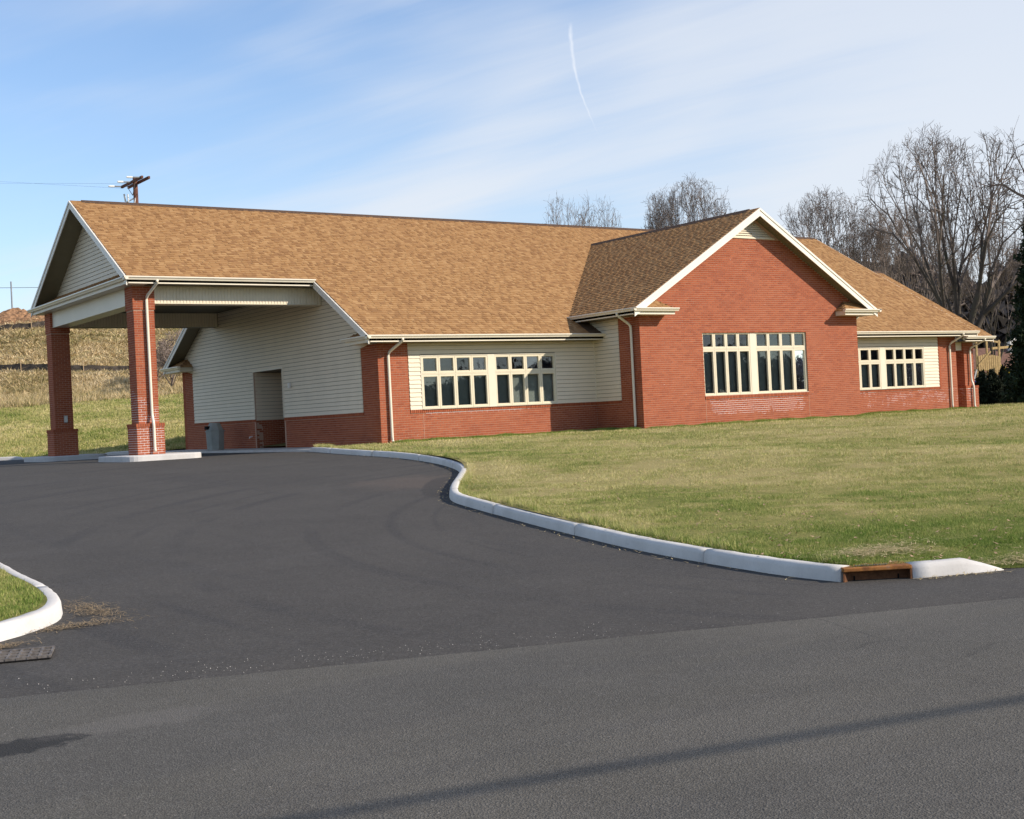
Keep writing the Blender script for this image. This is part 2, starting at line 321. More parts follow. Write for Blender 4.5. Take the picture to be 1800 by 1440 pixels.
# ------------------------------------------------------------------ mesh helpers
class MB:
    def __init__(s): s.v = []; s.f = []; s.r = []
    def add(s, verts, faces, r=0.0):
        b = len(s.v); s.v += [tuple(v) for v in verts]; s.f += [tuple(i+b for i in f) for f in faces]; s.r += [r]*len(faces)
    def box(s, x0, x1, y0, y1, z0, z1, r=0.0):
        s.add([(x0,y0,z0),(x1,y0,z0),(x1,y1,z0),(x0,y1,z0),(x0,y0,z1),(x1,y0,z1),(x1,y1,z1),(x0,y1,z1)],
              [(0,3,2,1),(4,5,6,7),(0,1,5,4),(1,2,6,5),(2,3,7,6),(3,0,4,7)], r)
    def prism(s, poly, off):
        """poly: 3-D points of one face, off: extrusion vector"""
        n = len(poly); a = [Vector(q) for q in poly]; b = [q+Vector(off) for q in a]
        s.add(a+b, [tuple(range(n))[::-1], tuple(range(n, 2*n))] + [(i, (i+1) % n, n+(i+1) % n, n+i) for i in range(n)])
    def beam(s, a, b, w, h, up=(0,0,1)):
        """rectangular bar from a to b"""
        a = Vector(a); b = Vector(b); d = (b-a).normalized(); up = Vector(up); sd_ = d.cross(up).normalized()*(w/2); u = sd_.cross(d).normalized()*(h/2)
        P = [a-sd_-u, a+sd_-u, a+sd_+u, a-sd_+u, b-sd_-u, b+sd_-u, b+sd_+u, b-sd_+u]
        s.add(P, [(0,3,2,1),(4,5,6,7),(0,1,5,4),(1,2,6,5),(2,3,7,6),(3,0,4,7)])
    def tube(s, pts, rad, n=8, cap=True):
        pts = [Vector(p) for p in pts]; rr = rad if isinstance(rad, (list, tuple)) else [rad]*len(pts); rings = []
        b0 = len(s.v)
        for i, p in enumerate(pts):
            d = (pts[min(i+1, len(pts)-1)]-pts[max(i-1, 0)]).normalized()
            ref = Vector((0,0,1)) if abs(d.z) < .9 else Vector((1,0,0))
            e = d.cross(ref).normalized(); g = e.cross(d)
            for k in range(n):
                t = 2*math.pi*k/n; s.v.append(tuple(p+e*math.cos(t)*rr[i]+g*math.sin(t)*rr[i]))
        for i in range(len(pts)-1):
            for k in range(n):
                s.f.append((b0+i*n+k, b0+i*n+(k+1) % n, b0+(i+1)*n+(k+1) % n, b0+(i+1)*n+k)); s.r.append(0.0)
        if cap:
            s.f.append(tuple(b0+k for k in range(n))[::-1]); s.f.append(tuple(b0+(len(pts)-1)*n+k for k in range(n))); s.r += [0.0]*2
    def mesh(s, name, smooth=False, fix=True):
        me = bpy.data.meshes.new(name); me.from_pydata(s.v, [], s.f)
        if any(s.r):
            at = me.attributes.new('rnd', 'FLOAT', 'FACE'); at.data.foreach_set('value', s.r)
        if fix and len(s.f) < 4000:
            bm = bmesh.new(); bm.from_mesh(me); bmesh.ops.recalc_face_normals(bm, faces=bm.faces); bm.to_mesh(me); bm.free()
        if smooth: me.polygons.foreach_set('use_smooth', [True]*len(me.polygons))
        return me
    def build(s, name, mat, parent=None, smooth=False, bevel=0, **tags):
        return link(name, s.mesh(name, smooth), mat, parent, bevel=bevel, **tags)
def link(name, me, mat=None, parent=None, bevel=0, **tags):
    o = bpy.data.objects.new(name, me); COL.objects.link(o)
    if mat and not me.materials: me.materials.append(MAT[mat])
    if parent is not None: o.parent = parent
    if bevel:
        b = o.modifiers.new('bevel', 'BEVEL'); b.width = bevel; b.segments = 2; b.limit_method = 'ANGLE'
    for k, v in tags.items(): o[k] = v
    return o
def empty(name, loc, label=None, category=None, group=None, parent=None, rz=0):
    o = bpy.data.objects.new(name, None); COL.objects.link(o); o.location = loc; o.rotation_euler.z = rz; o.empty_display_size = .3
    if label: o['label'] = label
    if category: o['category'] = category
    if group: o['group'] = group
    if parent is not None: o.parent = parent
    return o
def copy_tree(o, parent=None):
    c = o.copy(); COL.objects.link(c); c.parent = parent
    for ch in list(o.children): copy_tree(ch, c)
    return c
def tri_mesh(name, V, rv):
    """V: (n,3,3) triangles, rv: per-triangle value"""
    n = len(V); me = bpy.data.meshes.new(name); me.vertices.add(3*n); me.vertices.foreach_set('co', V.reshape(-1).astype(np.float32))
    me.loops.add(3*n); me.loops.foreach_set('vertex_index', np.arange(3*n, dtype=np.int32))
    me.polygons.add(n); me.polygons.foreach_set('loop_start', np.arange(0, 3*n, 3, dtype=np.int32))
    at = me.attributes.new('rnd', 'FLOAT', 'FACE'); at.data.foreach_set('value', np.asarray(rv, np.float32))
    me.update(calc_edges=True); return me

# ------------------------------------------------------------------ terrain
SX, SY = -16.6, -25.3          # a point on the seam between street and driveway
def s_of(x, y): return (x-SX)*.326+(y-SY)*.945
def t_of(x, y): return (x-SX)*.945-(y-SY)*.326
def st(s, t): return (SX+.326*s+.945*t, SY+.945*s-.326*t)
def asph(x, y):
    t = np.clip((s_of(x, y)-1)/27, 0, 1)
    return -.97+.87*(t*t*(3-2*t)*.5+.5*t)
def sstep(v, a, b):
    t = np.clip((v-a)/(b-a), 0, 1); return t*t*(3-2*t)
F2 = np.array([FWD.x, FWD.y]); R2 = np.array([RIGHT.x, RIGHT.y])
def dep(x, y): return (x-CAM.x)*FWD.x+(y-CAM.y)*FWD.y
def lat(x, y): return (x-CAM.x)*RIGHT.x+(y-CAM.y)*RIGHT.y
def hill(x, y):
    D = dep(x, y)-50; l = lat(x, y)
    prof = np.interp(D, [-5, 2.4, 4.5, 28, 34, 38, 52, 57, 90, 400], [0, 0, .28, 3.4, 4.6, 5.0, 10.1, 10.4, 10.8, 11])
    wob = .25*np.sin(.35*l+1)+.2*np.sin(.11*D*2+.23*l)
    fade = 1-sstep(l, -13, 3)
    return (prof+wob*sstep(D, 20, 40))*fade
def lawn_z(x, y):
    s = s_of(x, y); t = t_of(x, y)
    k = sstep(t, 7.3, 8.3); off = (1-k)*.120+k*(-.025+.157*sstep(s, .95, 3.0))
    b = .05*np.sin(.5*x+.3*y)*sstep(s, 5, 10)*(1-sstep(s, 18, 24))
    off = off*(1-sstep(dep(x, y), 44, 48)*(1-sstep(lat(x, y), -15, -13)))
    return asph(x, y)+off+b+hill(x, y)+.004
def sheet(name, poly, pts, zf, mat, dz=0, **tags):
    n = len(poly); V = [Vector(q) for q in poly]+[Vector(q) for q in pts]
    v, e, f, *_ = delaunay_2d_cdt(V, [], [list(range(n))], 1, 1e-4)
    xy = np.array([(q.x, q.y) for q in v]); z = zf(xy[:, 0], xy[:, 1])+dz
    me = bpy.data.meshes.new(name); me.from_pydata([(a, b, float(c)) for (a, b), c in zip(xy, z)], [], [tuple(q) for q in f])
    bm = bmesh.new(); bm.from_mesh(me)
    for fc in bm.faces:
        if fc.normal.z < 0: fc.normal_flip()
    bm.to_mesh(me); bm.free()
    me.polygons.foreach_set('use_smooth', [True]*len(me.polygons))
    return link(name, me, mat, None, **tags)
def catmull(P, step=.25, closed=False):
    P = [np.array(q, float) for q in P]; out = []
    Q = [2*P[0]-P[1]]+P+[2*P[-1]-P[-2]]
    for i in range(1, len(Q)-2):
        n = max(2, int(np.linalg.norm(Q[i+1]-Q[i])/step))
        for k in range(n):
            t = k/n; a, b, c, d = Q[i-1], Q[i], Q[i+1], Q[i+2]
            out.append(.5*((2*b)+(-a+c)*t+(2*a-5*b+4*c-d)*t*t+(-a+3*b-3*c+d)*t**3))
    out.append(P[-1]); return [tuple(q) for q in out]
CURB_R = catmull([(-1.75, 1.3), (-2.35, -.8), (-2.75, -3.4), (-2.95, -6.0), (-3.45, -8.5), (-4.15, -10.55), (-4.85, -11.9), (-5.85, -13.35), (-6.95, -14.9), (-7.72, -16.2), (-8.1, -17.4), (-8.42, -18.6), (-8.82, -20.1), (-9.13, -21.35), (-9.43, -22.56), (-9.65, -23.75), (-9.78, -24.7), (-9.85, -25.4), (-9.83, -26.0)])
CURB_E = catmull([(-9.31, -26.36), (-8.9, -26.5), (-8.42, -26.66)])
CURB_L = catmull([(-15.0, -12), (-15.03, -16), (-15.08, -18.4), (-15.16, -19.74), (-15.2, -20.72), (-15.28, -21.45), (-15.4, -22.0), (-15.58, -22.42), (-15.86, -22.74), (-16.22, -23.02), (-17.2, -23.5), (-19, -23.2)])
def offset(path, d):
    out = []
    for i, p in enumerate(path):
        a = Vector(path[max(i-1, 0)]); b = Vector(path[min(i+1, len(path)-1)]); t = (b-a).normalized(); out.append((p[0]-t.y*d, p[1]+t.x*d))
    return out
far_r = st(1.0, 400)
lawn_poly = offset(CURB_R, .10)+[(-9.80, -26.05), (-9.28, -26.28)]+offset(CURB_E, .10)+[st(.98, 10), st(.95, 14), st(.95, 25), st(1, 60), far_r, (700, 600), (-700, 900), (-500, 330), (-60, 58), (-22, 31.5), (-5.4, 20.4), (-3.9, 18.6), (-1.2, 16.6), (.15, 16.2), (.15, .2)]
pin = []
def inpoly(x, y, poly):
    c = False; j = len(poly)-1
    for i in range(len(poly)):
        xi, yi = poly[i][:2]; xj, yj = poly[j][:2]
        if (yi > y) != (yj > y) and x < (xj-xi)*(y-yi)/(yj-yi)+xi: c = not c
        j = i
    return c
for gx in np.arange(-12, 32, .8):
    for gy in np.arange(-36, 0, .8):
        q = (gx+random.uniform(-.2, .2), gy+random.uniform(-.2, .2))
        if inpoly(*q, lawn_poly): pin.append(q)
for D in np.arange(44, 150, 2.2):
    for l in np.arange(-75, 22, 2.6):
        q = CAM.xy+Vector(FWD.xy)*(D+random.uniform(-.5, .5))+Vector(RIGHT.xy)*l
        if inpoly(q.x, q.y, lawn_poly) and not (0 < q.x < 27 and -2.5 < q.y < 16): pin.append((q.x, q.y))
for _ in range(500):
    a = random.uniform(0, 2*math.pi); rr = random.uniform(90, 600); q = (rr*math.cos(a), rr*math.sin(a))
    if inpoly(*q, lawn_poly) and dep(*q) > 140: pin.append(q)
sheet('ground', lawn_poly, pin, lawn_z, 'ground', kind='structure')
# driveway: one asphalt sheet under the lawn edges
dp = [st(0, -70)]+[st(.018*math.sin(t*2.1)+.012*math.sin(t*7.3+1)+random.uniform(-.010, .010), t) for t in np.arange(-12, 30, .09)]+[st(0, 260), st(3, 260), st(8, 60), st(46, 60), st(70, -70)]
pin = [st(s, t) for s in np.arange(.7, 46, 1.1) for t in np.arange(-40, 45, 1.3) if s < 5 or t < 40]
pin = [q for q in pin if inpoly(*q, dp)]
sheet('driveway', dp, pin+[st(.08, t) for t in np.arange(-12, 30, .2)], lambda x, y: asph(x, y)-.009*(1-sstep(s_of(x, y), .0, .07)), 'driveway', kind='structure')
sheet('street', [st(.25, -150), st(.25, 400), st(-9, 400), st(-9, -150)], [st(s, t) for s in (-2, -4.5, -7) for t in range(-60, 80, 6)], lambda x, y: -.975+0*x, 'street', kind='structure')
sheet('verge', [st(-8.9, -400), st(-8.9, 500), st(-600, 500), st(-600, -400)], [], lambda x, y: -.96+0*x, 'ground', kind='structure')
# left island lawn
left_poly = offset(CURB_L, -.10)+[(-40, -20), (-40, -5), (-15.3, -10)]
pin = [(x, y) for x in np.arange(-22, -15, .7) for y in np.arange(-23, -11, .7) if inpoly(x, y, left_poly)]
sheet('lawn', left_poly, pin, lambda x, y: asph(x, y)+.13, 'ground', kind='structure')

# ------------------------------------------------------------------ kerbs
PROF = [(0, -.06), (.012, .085), (.028, .118), (.050, .132), (.128, .134), (.146, .122), (.150, -.06)]
def curb(label, path, side, mat, seg=3.0, taper0=0, taper1=0):
    root = empty('concrete_curb', (*path[0], float(asph(*path[0]))), label, 'curb', 'curbs edging the driveway')
    L = [0]
    for a, b in zip(path, path[1:]): L.append(L[-1]+math.dist(a, b))
    tot = L[-1]
    ends = list(np.arange(0, tot, seg)); ends = ends[:-1] if len(ends) > 1 and tot-ends[-1] < 1 else ends
    ends = ends+[tot]
    def at(d):
        i = min(max(np.searchsorted(L, d)-1, 0), len(path)-2); f = (d-L[i])/max(L[i+1]-L[i], 1e-6)
        a = Vector(path[i]); b = Vector(path[i+1]); return a.lerp(b, f), (b-a).normalized()
    for a, b in zip(ends, ends[1:]):
        g = .006; ds = np.linspace(a+g, b-g, max(3, int((b-a)/.15))); mb = MB(); n = len(PROF)
        wob = random.uniform(-.004, .004)
        for d in ds:
            # smoothed tangent
            p, t = at(d); _, t1 = at(max(d-.15, 0)); _, t2 = at(min(d+.15, tot)); t = (t1+t2).normalized(); nn = Vector((-t.y, t.x))*side
            k = 1.0
            if taper0: k = min(k, .12+.88*min(1, d/taper0))
            if taper1: k = min(k, .10+.90*min(1, (tot-d)/taper1))
            z0 = float(asph(p.x, p.y))
            for (w, h) in PROF: q = p+nn*(w+wob+random.uniform(-.003, .003)); mb.v.append((q.x, q.y, z0+(h*k+random.uniform(-.003, .003) if h > 0 else h)))
        for i in range(len(ds)-1):
            for j in range(n-1): mb.f.append((i*n+j, i*n+j+1, (i+1)*n+j+1, (i+1)*n+j)); mb.r.append(0)
        mb.f += [tuple(range(n)), tuple(range((len(ds)-1)*n, len(ds)*n))[::-1]]; mb.r += [0, 0]
        o = mb.build('curb_segment', mat, None); o.parent = root; o.matrix_parent_inverse = Matrix.Translation(root.location).inverted()
        me = o.data; me.polygons.foreach_set('use_smooth', [len(p.vertices) == 4 for p in me.polygons])
    return root
curb('long grey concrete curb winding from the building down to the rusty inlet', CURB_R, 1, 'concrete_grey', 3.0, taper0=.5)
curb('short white concrete curb end to the right of the rusty inlet', CURB_E, 1, 'concrete', 3.0, taper1=.35)
curb('bright white rounded curb corner at the left edge of the photo', CURB_L, -1, 'concrete', 3.0)
curb('low curb on the far side of the drive behind the near column', catmull([(-2.8, 17.75), (-1.7, 16.95), (-.45, 16.2)]), 1, 'concrete_grey', 3.0, .4, .4)
curb('pale curb stub at the far left edge of the parking area', catmull([(-19, 29.6), (-9, 22.6), (-5.0, 19.75)]), 1, 'concrete', 3.0, 0, .4)

# rusty curb inlet
ir = empty('curb_inlet', (-9.57, -26.2, -.97), 'rusty cast iron storm drain inlet set into the curb', 'storm drain')
a = Vector((-9.83, -26.03, -.97)); b = Vector((-9.31, -26.35, -.97)); t = (b-a).normalized(); nn = Vector((-t.y, t.x, 0))
def loc(u, v, z): q = a+t*u+nn*v; return (q.x-ir.location.x, q.y-ir.location.y, z)
Lw = (b-a).length
mb = MB(); mb.prism([loc(.0, -.012, .098), loc(Lw+.0, -.012, .098), loc(Lw+.0, .24, .104), loc(.0, .24, .104)], (0, 0, .036)); top = mb.build('hood', 'rust', ir, bevel=.008)
mb = MB(); mb.prism([loc(.09, .10, -.25), loc(Lw, .10, -.25), loc(Lw, .10, .097), loc(.09, .10, .097)], tuple(nn*.03)); mb.build('throat', 'rust_shaded', ir)
for u in (0, Lw-.014):
    sl = .135 if u == 0 else 0.0; mb = MB(); mb.prism([loc(u, 0, -.2), loc(u+.014, 0, -.2), loc(u+.014+sl, .155, -.2), loc(u+sl, .155, -.2)], (0, 0, .297)); mb.build('side_plate', 'rust_shaded', ir)
for u in (.07, Lw*.76):
    mb = MB(); mb.prism([loc(u+.05, .09, -.05), loc(u+.062, .09, -.05), loc(u+.062, .09, .05), loc(u+.05, .09, .05)], tuple(nn*.009)); mb.build('bolt_bar', 'pit_dark', ir)
mb = MB()
for k in range(11):
    mb.prism([loc(.13+k*.027, .05, .1415), loc(.13+k*.027+.015, .05, .1415), loc(.13+k*.027+.015, .085, .1415), loc(.13+k*.027, .085, .1415)], (0, 0, .004))
mb.build('raised_lettering', 'grate_iron', ir)
# gutter grate at left
gr = empty('drain_grate', (-16.3, -23.75, float(asph(-16.3, -23.75))+.006), 'dark iron grid drain grate in the asphalt below the left curb', 'drain grate')
ga = math.radians(-19)
def gl_(u, v, z): return (u*math.cos(ga)-v*math.sin(ga), u*math.sin(ga)+v*math.cos(ga), z)
mb = MB(); mb.prism([gl_(-.75, -.24, -.002), gl_(.32, -.24, -.002), gl_(.32, .2, -.002), gl_(-.75, .2, -.002)], (0, 0, .004)); mb.build('pit_dark', 'pit_dark', gr)  # flat plate on the asphalt, the open hole's darkness put into its colour
for k in range(4):
    v = -.22+k*.135; mb = MB(); mb.prism([gl_(-.75, v, .004), gl_(.32, v, .004), gl_(.32, v+.02, .004), gl_(-.75, v+.02, .004)], (0, 0, .02)); mb.build('long_bar', 'grate_iron', gr)
for k in range(15):
    u = -.74+k*.0745; mb = MB(); mb.prism([gl_(u, -.225, .004), gl_(u+.017, -.225, .004), gl_(u+.017, .2, .004), gl_(u, .2, .004)], (0, 0, .016)); mb.build('cross_bar', 'grate_iron', gr)

# ================================================================== the building
B = empty('brick_building', (0, 0, 0), 'long single-storey red brick building with tan shingle roof and drive-through canopy', 'building')
W, YR, ZR, MS = 15.78, 7.88, 8.10, .587
XP, WC, WM, XR0, XR1 = -6.35, 5.06, 8.42, -.54, 27.39
YC, ZC = YR-WC, ZR-MS*WC            # canopy eave 2.82, 5.13
YE, ZE = YR-WM, ZR-MS*WM            # main eave -.54, 3.157
G1, G2, GM, GY, ZG, MG, GF, WG = 8.035, 18.085, 13.06, -2.33, 7.12, .598, -2.79, 5.59
ZGE = ZG-MG*WG                       # 3.777
L, SILL, PITCH = 26.68, .97, .127
SOF = .195
class Plane:
    """wall plane: origin o, u along the wall, n outward, z up"""
    def __init__(s, o, u, n): s.o = Vector(o); s.u = Vector(u); s.n = Vector(n)
    def p(s, u, z, n=0.0): return s.o+s.u*u+Vector((0, 0, z))+s.n*n
P_FRONT = Plane((0, 0, 0), (1, 0, 0), (0, -1, 0)); P_LEFT = Plane((0, 0, 0), (0, 1, 0), (-1, 0, 0))
P_CROSS = Plane((0, GY, 0), (1, 0, 0), (0, -1, 0)); P_CSIDE = Plane((G1, 0, 0), (0, 1, 0), (-1, 0, 0))
def slab(mb, pl, poly, n0, n1):
    mb.prism([pl.p(u, z, n0) for u, z in poly], tuple(pl.n*(n1-n0)))
def rect(a, b, c, d): return [(a, c), (b, c), (b, d), (a, d)]
def wall(pl, polys, mat='mortar', name='wall', n0=-.24, n1=-.0045):
    mb = MB()
    for q in polys: slab(mb, pl, q, n0, n1)
    return mb.build(name, mat, B)
# window openings
W1 = (1.458, 6.409, .97, 2.566); W2 = (10.668, 15.482, .973, 3.047); W3 = (19.68, 24.62, .97, 2.566)
wf = wall(P_FRONT, [rect(.008, W1[0], -.3, 3.0), rect(W1[1], G1+.3, -.3, 3.0), rect(W1[0], W1[1], -.3, W1[2]), rect(W1[0], W1[1], W1[3], 3.0)])
wr = wall(P_FRONT, [rect(G2-.3, W3[0], -.3, 3.0), rect(W3[1], L-.008, -.3, 3.0), rect(W3[0], W3[1], -.3, W3[2]), rect(W3[0], W3[1], W3[3], 3.0)])
rk = lambda x: ZG-.16-MG*abs(x-GM)
wc_ = wall(P_CROSS, [rect(G1+.008, W2[0], -.3, 3.5), rect(W2[1], G2-.008, -.3, 3.5), rect(W2[0], W2[1], -.3, W2[2]), rect(W2[0], W2[1], W2[3], 3.5), [(G1+.008, 3.5), (G2-.008, 3.5), (G2-.008, rk(G2)), (GM, rk(GM)), (G1+.008, rk(G1))]])
wcs = wall(P_CSIDE, [rect(GY+.25, .55, -.3, 3.70)])
wl_ = wall(P_LEFT, [rect(0.25, 6.59, -.3, 2.63), rect(8.92, W-.25, -.3, 2.63), [(.25, 2.63), (W-.25, 2.63), (W-.25, 3.1), (YR+3, ZR-.4-MS*3), (YR-3, ZR-.4-MS*3), (.25, 3.1)]])
wall(Plane((G2, 0, 0), (0, 1, 0), (1, 0, 0)), [rect(GY+.25, .55, -.3, 3.70)], 'brick_wall_plain')
wall(Plane((0, W, 0), (1, 0, 0), (0, 1, 0)), [rect(.008, L-.008, -.3, 3.0)], 'brick_wall_plain')
wend = wall(Plane((L, 0, 0), (0, 1, 0), (1, 0, 0)), [[(.25, -.3), (W-.25, -.3), (W-.25, 3.1), (YR, ZR-.35), (.25, 3.1)]], 'brick_wall_plain')
mb = MB(); mb.box(.3, L-.3, .3, W-.3, 2.99, 3.05); mb.build('ceiling', 'interior', B)
mb = MB(); mb.box(.3, L-.3, .26, W-.3, -.2, -.12); mb.build('floor', 'interior', B)
mb = MB(); mb.box(9.5, 16.6, -2.05, .2, 3.2, 3.25); mb.build('ceiling', 'interior', B)

# ---- brickwork
BH, BJ, BL = .057, .0107, .2032
BRICKS = []
def bricks(pl, wallobj, iv, z0, z1, n=0.0, ext=.003):
    """iv(zmid) -> list of (u0,u1)"""
    i = 0; z = z0
    while z+BH <= z1+.012:
        for (ua, ub) in iv(z+BH/2):
            k = math.floor(ua/BL)-1; off = (i % 2)*BL/2
            while k*BL+off < ub:
                a_ = max(k*BL+off+BJ/2, ua-ext); b_ = min((k+1)*BL+off-BJ/2, ub+ext); k += 1
                if b_-a_ > .008: BRICKS.append((pl, wallobj, a_, b_, z, min(z+BH, z1), n+random.uniform(-.0012, .0016)))
        i += 1; z += BH+BJ
def rowlock(pl, wallobj, u0, u1, ztop, n=.018, h=.10):
    k = u0
    while k < u1-.02:
        b_ = min(k+.057, u1); BRICKS.append((pl, wallobj, k, b_, ztop-h, ztop, n+random.uniform(-.001, .002))); k += .0677
def minus(a, b, o0, o1):
    out = []
    if o0 > a: out.append((a, min(b, o0)))
    if o1 < b: out.append((max(a, o1), b))
    return out
ZB = -.09
bricks(P_FRONT, wf, lambda z: [(0, G1)] if z < SILL-.12 else [(0, 1.015)], ZB, 2.97)
rowlock(P_FRONT, wf, 1.02, G1, SILL)
bricks(P_FRONT, wr, lambda z: [(G2, L)] if z < SILL-.12 else [(25.64, L)], ZB, 2.97)
rowlock(P_FRONT, wr, G2, 25.63, SILL)
def civ(z):
    if z < 3.5: a, b = G1, G2
    else: hw = min((G2-G1)/2, (rk(GM)-z-.02)/MG); a, b = GM-hw, GM+hw
    if W2[2]-.1 < z < W2[3]: return minus(a, b, W2[0], W2[1])
    return [(a, b)] if b-a > .1 else []
bricks(P_CROSS, wc_, civ, ZB, 6.17)
rowlock(P_CROSS, wc_, W2[0], W2[1], W2[2]-.002, .022, .105)
bricks(P_CSIDE, wcs, lambda z: [(GY, .0)] if z < SILL-.12 else [(GY, -1.3)], ZB, 3.58)
rowlock(P_CSIDE, wcs, -1.295, 0, SILL)
lz = lambda z: minus(0, W, 6.59, 8.92)
bricks(P_LEFT, wl_, lambda z: lz(z) if z < SILL-.12 else [(0, 1.01), (W-1.10, W)], ZB, 2.97)
rowlock(P_LEFT, wl_, 1.015, 6.59, SILL); rowlock(P_LEFT, wl_, 8.92, W-1.105, SILL)
# entrance recess
P_REC = Plane((0, 8.92, 0), (1, 0, 0), (0, -1, 0)); P_RECB = Plane((2.2, 0, 0), (0, 1, 0), (-1, 0, 0)); P_REC2 = Plane((0, 6.59, 0), (1, 0, 0), (0, 1, 0))
wrec = wall(P_REC, [rect(-.007, 2.4, -.3, 2.63)], name='recess_wall', n0=-.1); wrec2 = wall(P_REC2, [rect(-.007, 2.4, -.3, 2.63)], name='recess_wall', n0=-.1)
wrb = wall(P_RECB, [rect(6.6, 8.91, -.3, 2.63)], name='recess_wall', n0=-.1)
mb = MB(); mb.box(.0, 2.2, 6.60, 8.91, 2.60, 2.66); mb.build('recess_ceiling', 'soffit', B)
bricks(P_REC, wrec, lambda z: [(0.005, 2.2)], ZB, SILL-.03); bricks(P_REC2, wrec2, lambda z: [(0.005, 2.2)], ZB, SILL-.03)
bricks(P_RECB, wrb, lambda z: [(6.6, 7.0), (8.5, 8.9)], ZB, SILL-.03)
dr = link('door', (lambda mb: (mb.box(2.10, 2.19, 7.05, 8.05, -.05, 2.1), mb.mesh('door'))[1])(MB()), 'door', B)
mb = MB(); mb.box(2.07, 2.10, 7.15, 7.2, .95, 1.1); mb.build('handle', 'steel', dr)
# ---- columns (canopy pair and porch pair)
def column(x, y, ztop, band=True, s=.61, z0=.05):
    mb = MB(); c = .0045
    mb.box(x+c, x+s-c, y+c, y+s-c, z0, ztop); e = .1
    mb.box(x-e+c, x+s+e-c, y-e+c, y+s+e-c, z0-.12, .956)
    if band: mb.box(x-.02+c, x+s+.02-c, y-.02+c, y+s+.02-c, 4.23, ztop-.005)
    o = mb.build('column', 'mortar', B)
    for (ox, oy, u, n) in ((x, y, (1,0,0), (0,-1,0)), (x, y, (0,1,0), (-1,0,0)), (x+s, y, (0,1,0), (1,0,0)), (x, y+s, (1,0,0), (0,1,0))):
        if n[1] == 1 and y > 5: continue
        pl = Plane((ox, oy, 0), u, n)
        bricks(pl, o, lambda z: [(0, s)], .956, 4.22 if band else ztop)
        if band: bricks(pl, o, lambda z: [(-.02, s+.02)], 4.235, ztop-.01, .02)
        bricks(pl, o, lambda z: [(-e, s+e)], z0-.06, .85, e)
        rowlock(pl, o, -e-.012, s+e+.012, .956, e+.014)
    return o
column(-6.035, 3.344, ZC-SOF); column(-6.035, 11.815, ZC-SOF)
column(27.32, .10, 2.74, False, z0=-.05); column(27.32, 9.6, 2.74, False, z0=-.05)

# brick objects: the 300 that show largest are single pieces, the rest one mass
EYE = Vector(CAM)
sc = []
for i, (pl, wo, a_, b_, z0, z1, n) in enumerate(BRICKS):
    c = pl.p((a_+b_)/2, (z0+z1)/2, n); v = EYE-c; d = v.length; cs = max(0, v.dot(pl.n)/d)
    hidden = (pl in (P_REC, P_RECB, P_REC2)) or z0 < 0
    sc.append(0 if hidden else (b_-a_)*(z1-z0)*cs/d**2)
order = sorted(range(len(BRICKS)), key=lambda i: -sc[i]); single = set(order[:300])
def brick_geo(mb, pl, a_, b_, z0, z1, n, r):
    q = [pl.p(a_, z0, n), pl.p(b_, z0, n), pl.p(b_, z1, n), pl.p(a_, z1, n)]; w = [v-pl.n*.02 for v in q]
    V = q+w; F = [(0,1,2,3), (0,4,5,1), (1,5,6,2), (2,6,7,3), (3,7,4,0)]
    if pl.u.cross(Vector((0,0,1))).dot(pl.n) < 0: F = [f[::-1] for f in F]
    mb.add(V, F, r)
bulk = MB(); shared = {}
for i, (pl, wo, a_, b_, z0, z1, n) in enumerate(BRICKS):
    if i in single:
        key = (round(b_-a_, 3), round(z1-z0, 3), tuple(pl.u), tuple(pl.n))
        if key not in shared:
            mb = MB(); loc_pl = Plane((0,0,0), pl.u, pl.n); brick_geo(mb, loc_pl, -(b_-a_)/2, (b_-a_)/2, -(z1-z0)/2, (z1-z0)/2, 0, 0.0)
            me = bpy.data.meshes.new('brick'); me.from_pydata(mb.v, [], mb.f); me.materials.append(MAT['brick']); shared[key] = me
        o = bpy.data.objects.new('brick', shared[key]); COL.objects.link(o); o.parent = wo; o.location = pl.p((a_+b_)/2, (z0+z1)/2, n)
    else: brick_geo(bulk, pl, a_, b_, z0, z1, n, .001+.998*random.random())
link('brickwork', bulk.mesh('brickwork'), 'brick', B, kind='stuff')

# ---- siding boards
def board(pl, parent, u0, u1, z0, z1=None, cut=None):
    z1 = z1 or z0+PITCH
    prof = [(z0+.004, -.0015), (z0, .022), (z0+.012, .024), (z1-.009, .007), (z1-.009, -.0015)]
    mb = MB(); n = len(prof)
    U = cut if cut else ((u0, u1), (u0, u1))     # ((bottom u0,u1),(top u0,u1))
    for e in (0, 1):
        for (z, d) in prof:
            f = (z-z0)/max(z1-z0, 1e-6); u = U[0][e]*(1-f)+U[1][e]*f; mb.v.append(tuple(pl.p(u, z, d)))
    mb.f = [tuple(range(n)), tuple(range(n, 2*n))[::-1]]+[(j, j+1, n+j+1, n+j) for j in range(n-1)]; mb.r = [0]*len(mb.f)
    return mb.build('siding_board', 'siding', parent)
def siding(pl, parent, z0, z1, iv):
    z = z0; ivs = []
    while z < z1-.01:
        zt = min(z+PITCH, z1)
        for q in iv(z, zt): board(pl, parent, q[0], q[1], z, zt, q[2] if len(q) > 2 else None)
        z += PITCH
def fiv(a, b, win):
    def f(z0, z1):
        if z0 < win[3]-.02: return [q for q in minus(a, b, win[0]-.02, win[1]+.02) if q[1]-q[0] > .02]
        return [(a, b)]
    return f
def shade_sheathing(pl, parent, polys):
    mb = MB()
    for q in polys: slab(mb, pl, q, -.0044, -.002)
    mb.build('shade_sheathing', 'shade_sheathing', parent)
shade_sheathing(P_FRONT, wf, [rect(1.02, W1[0]-.02, SILL, 2.96), rect(W1[1]+.02, G1-.02, SILL, 2.96), rect(W1[0]-.02, W1[1]+.02, W1[3]+.01, 2.96)])
